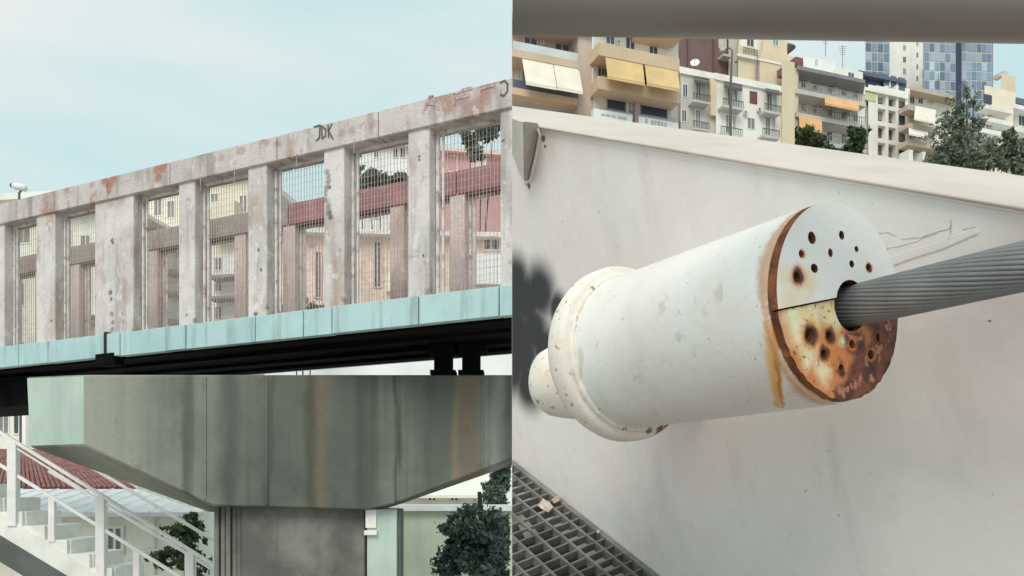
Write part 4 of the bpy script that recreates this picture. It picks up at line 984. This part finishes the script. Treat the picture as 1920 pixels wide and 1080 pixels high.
def block_g():
    t = thing('apartment_building', grnd(1885, 128), 'pale peach stepped block behind the trees at the right end', 'building')
    f = Facade(1838, 126, 5200, t)
    pe = plain('peach_render', S(220,202,180), .9, .05, .2, streak=.1)
    f.box('wall', pe, 1846, 1930, 172, 320, -10, -1.2, floor=True); f.box('penthouse', pe, 1846, 1905, 160, 176, -9, -2.5); f.box('stair_tower', M['cream_r'], 1878, 1904, 138, 172, -7, -2.6); f.box('chimney', M['grey_wall'], 1882, 1890, 132, 139, -6, -4)
    f.box('dark_bay', M['glass'], 1846, 1860, 176, 192, -1.2, -1.0); f.box('balcony', M['white_wall'], 1846, 1900, 218, 226, -1.2, .4); f.box('balcony', M['white_wall'], 1832, 1880, 238, 246, -1.2, .4); f.box('balcony', M['white_wall'], 1850, 1926, 262, 268, -1.2, .4)
    f.box('balcony', M['offwhite'], 1848, 1900, 196, 203, -1.2, .4); f.box('sign_panel', M['mauve'], 1830, 1850, 256, 272, -1.2, .5); f.box('red_awning', M['red_wall'], 1812, 1836, 272, 278, -1.2, 1)
    for v in (204, 228, 250):
        for u in (1852, 1866, 1882, 1906): f.window(u, u+9, v, v+14, -1.2)
    t = thing('apartment_building', grnd(1925, 105), 'cream block with blue roof edge cut by the right picture edge', 'building'); f = Facade(1895, 104, 5200, t)
    f.box('wall', M['cream_wall'], 1902, 1990, 200, 330, -10, -1, floor=True); f.box('roof_edge', M['rail_dark'], 1904, 1990, 182, 192, -8, -1); f.box('balcony', M['white_wall'], 1900, 1990, 194, 202, -10, .3)
    for v in (215, 250, 285): f.window(1910, 1922, v, v+20, -1); f.window(1934, 1950, v, v+20, -1); f.box('balcony', M['offwhite'], 1900, 1990, v+24, v+30, -1, .4)
block_g()
# lamp post and trees in front of the row
lp = thing('street_lamp', grnd(1368, 68), 'tall thin dark street lamp in front of the white corner house', 'street lamp')
MB().tube([grnd(1368,68), P(1370,160,68), P(1373,95,68)], [.16,.11,.07], 8).build('mast', M['iron'], lp)
MB().tube([P(1373,95,68), P(1368,90,68), P(1358,92,68)], .05, 6).build('arm', M['iron'], lp)
MB().tube([P(1360,92,68), P(1356,93,68), P(1350,95,68)], [.1,.16,.08], 8).build('lamp_head', M['cap_grey'], lp)
tree('broadleaf_tree', tuple(grnd(1520,84)), 36, blobs([(1518,262,24,20,0),(1505,250,14,12,0),(1530,285,24,22,0)],84), 2600, .26, M['leaf_mid'], 'green treetop below the left orange awning', 'tree', seed=21, trunk_r=.35)
tree('broadleaf_tree', tuple(grnd(1606,84)), 36, blobs([(1606,268,18,22,0),(1598,288,20,16,0),(1612,252,10,10,0)],84), 2000, .26, M['leaf_mid'], 'green treetop at the foot of the white office front', 'tree', seed=22, trunk_r=.35)
tree('conifer_tree', tuple(grnd(1808,88)), 44, blobs([(1812,172,14,18,0),(1806,200,26,18,0),(1800,228,36,18,0),(1796,256,44,20,0),(1800,285,50,22,0),(1825,190,14,16,0),(1770,240,20,22,0),(1835,240,16,20,0)],88), 3000, .2, M['leaf_grey'], 'tall grey green conifer in front of the glass tower', 'tree', seed=23, trunk_r=.5)
tree('broadleaf_tree', tuple(grnd(1850,80)), 34, blobs([(1780,300,40,22,0),(1830,305,40,22,0),(1880,305,40,24,0),(1770,280,22,18,0)],80), 4500, .24, M['leaf_grey'], 'broad dark tree mass along the girder edge at right', 'tree', seed=24, trunk_r=.4)
tree('broadleaf_tree', tuple(grnd(1908,76)), 35, blobs([(1905,285,22,22,0),(1895,260,12,20,0),(1915,310,26,22,0)],76), 2200, .28, M['leaf_grey'], 'grey green treetop at the far right of the tree row', 'tree', seed=25, trunk_r=.35)
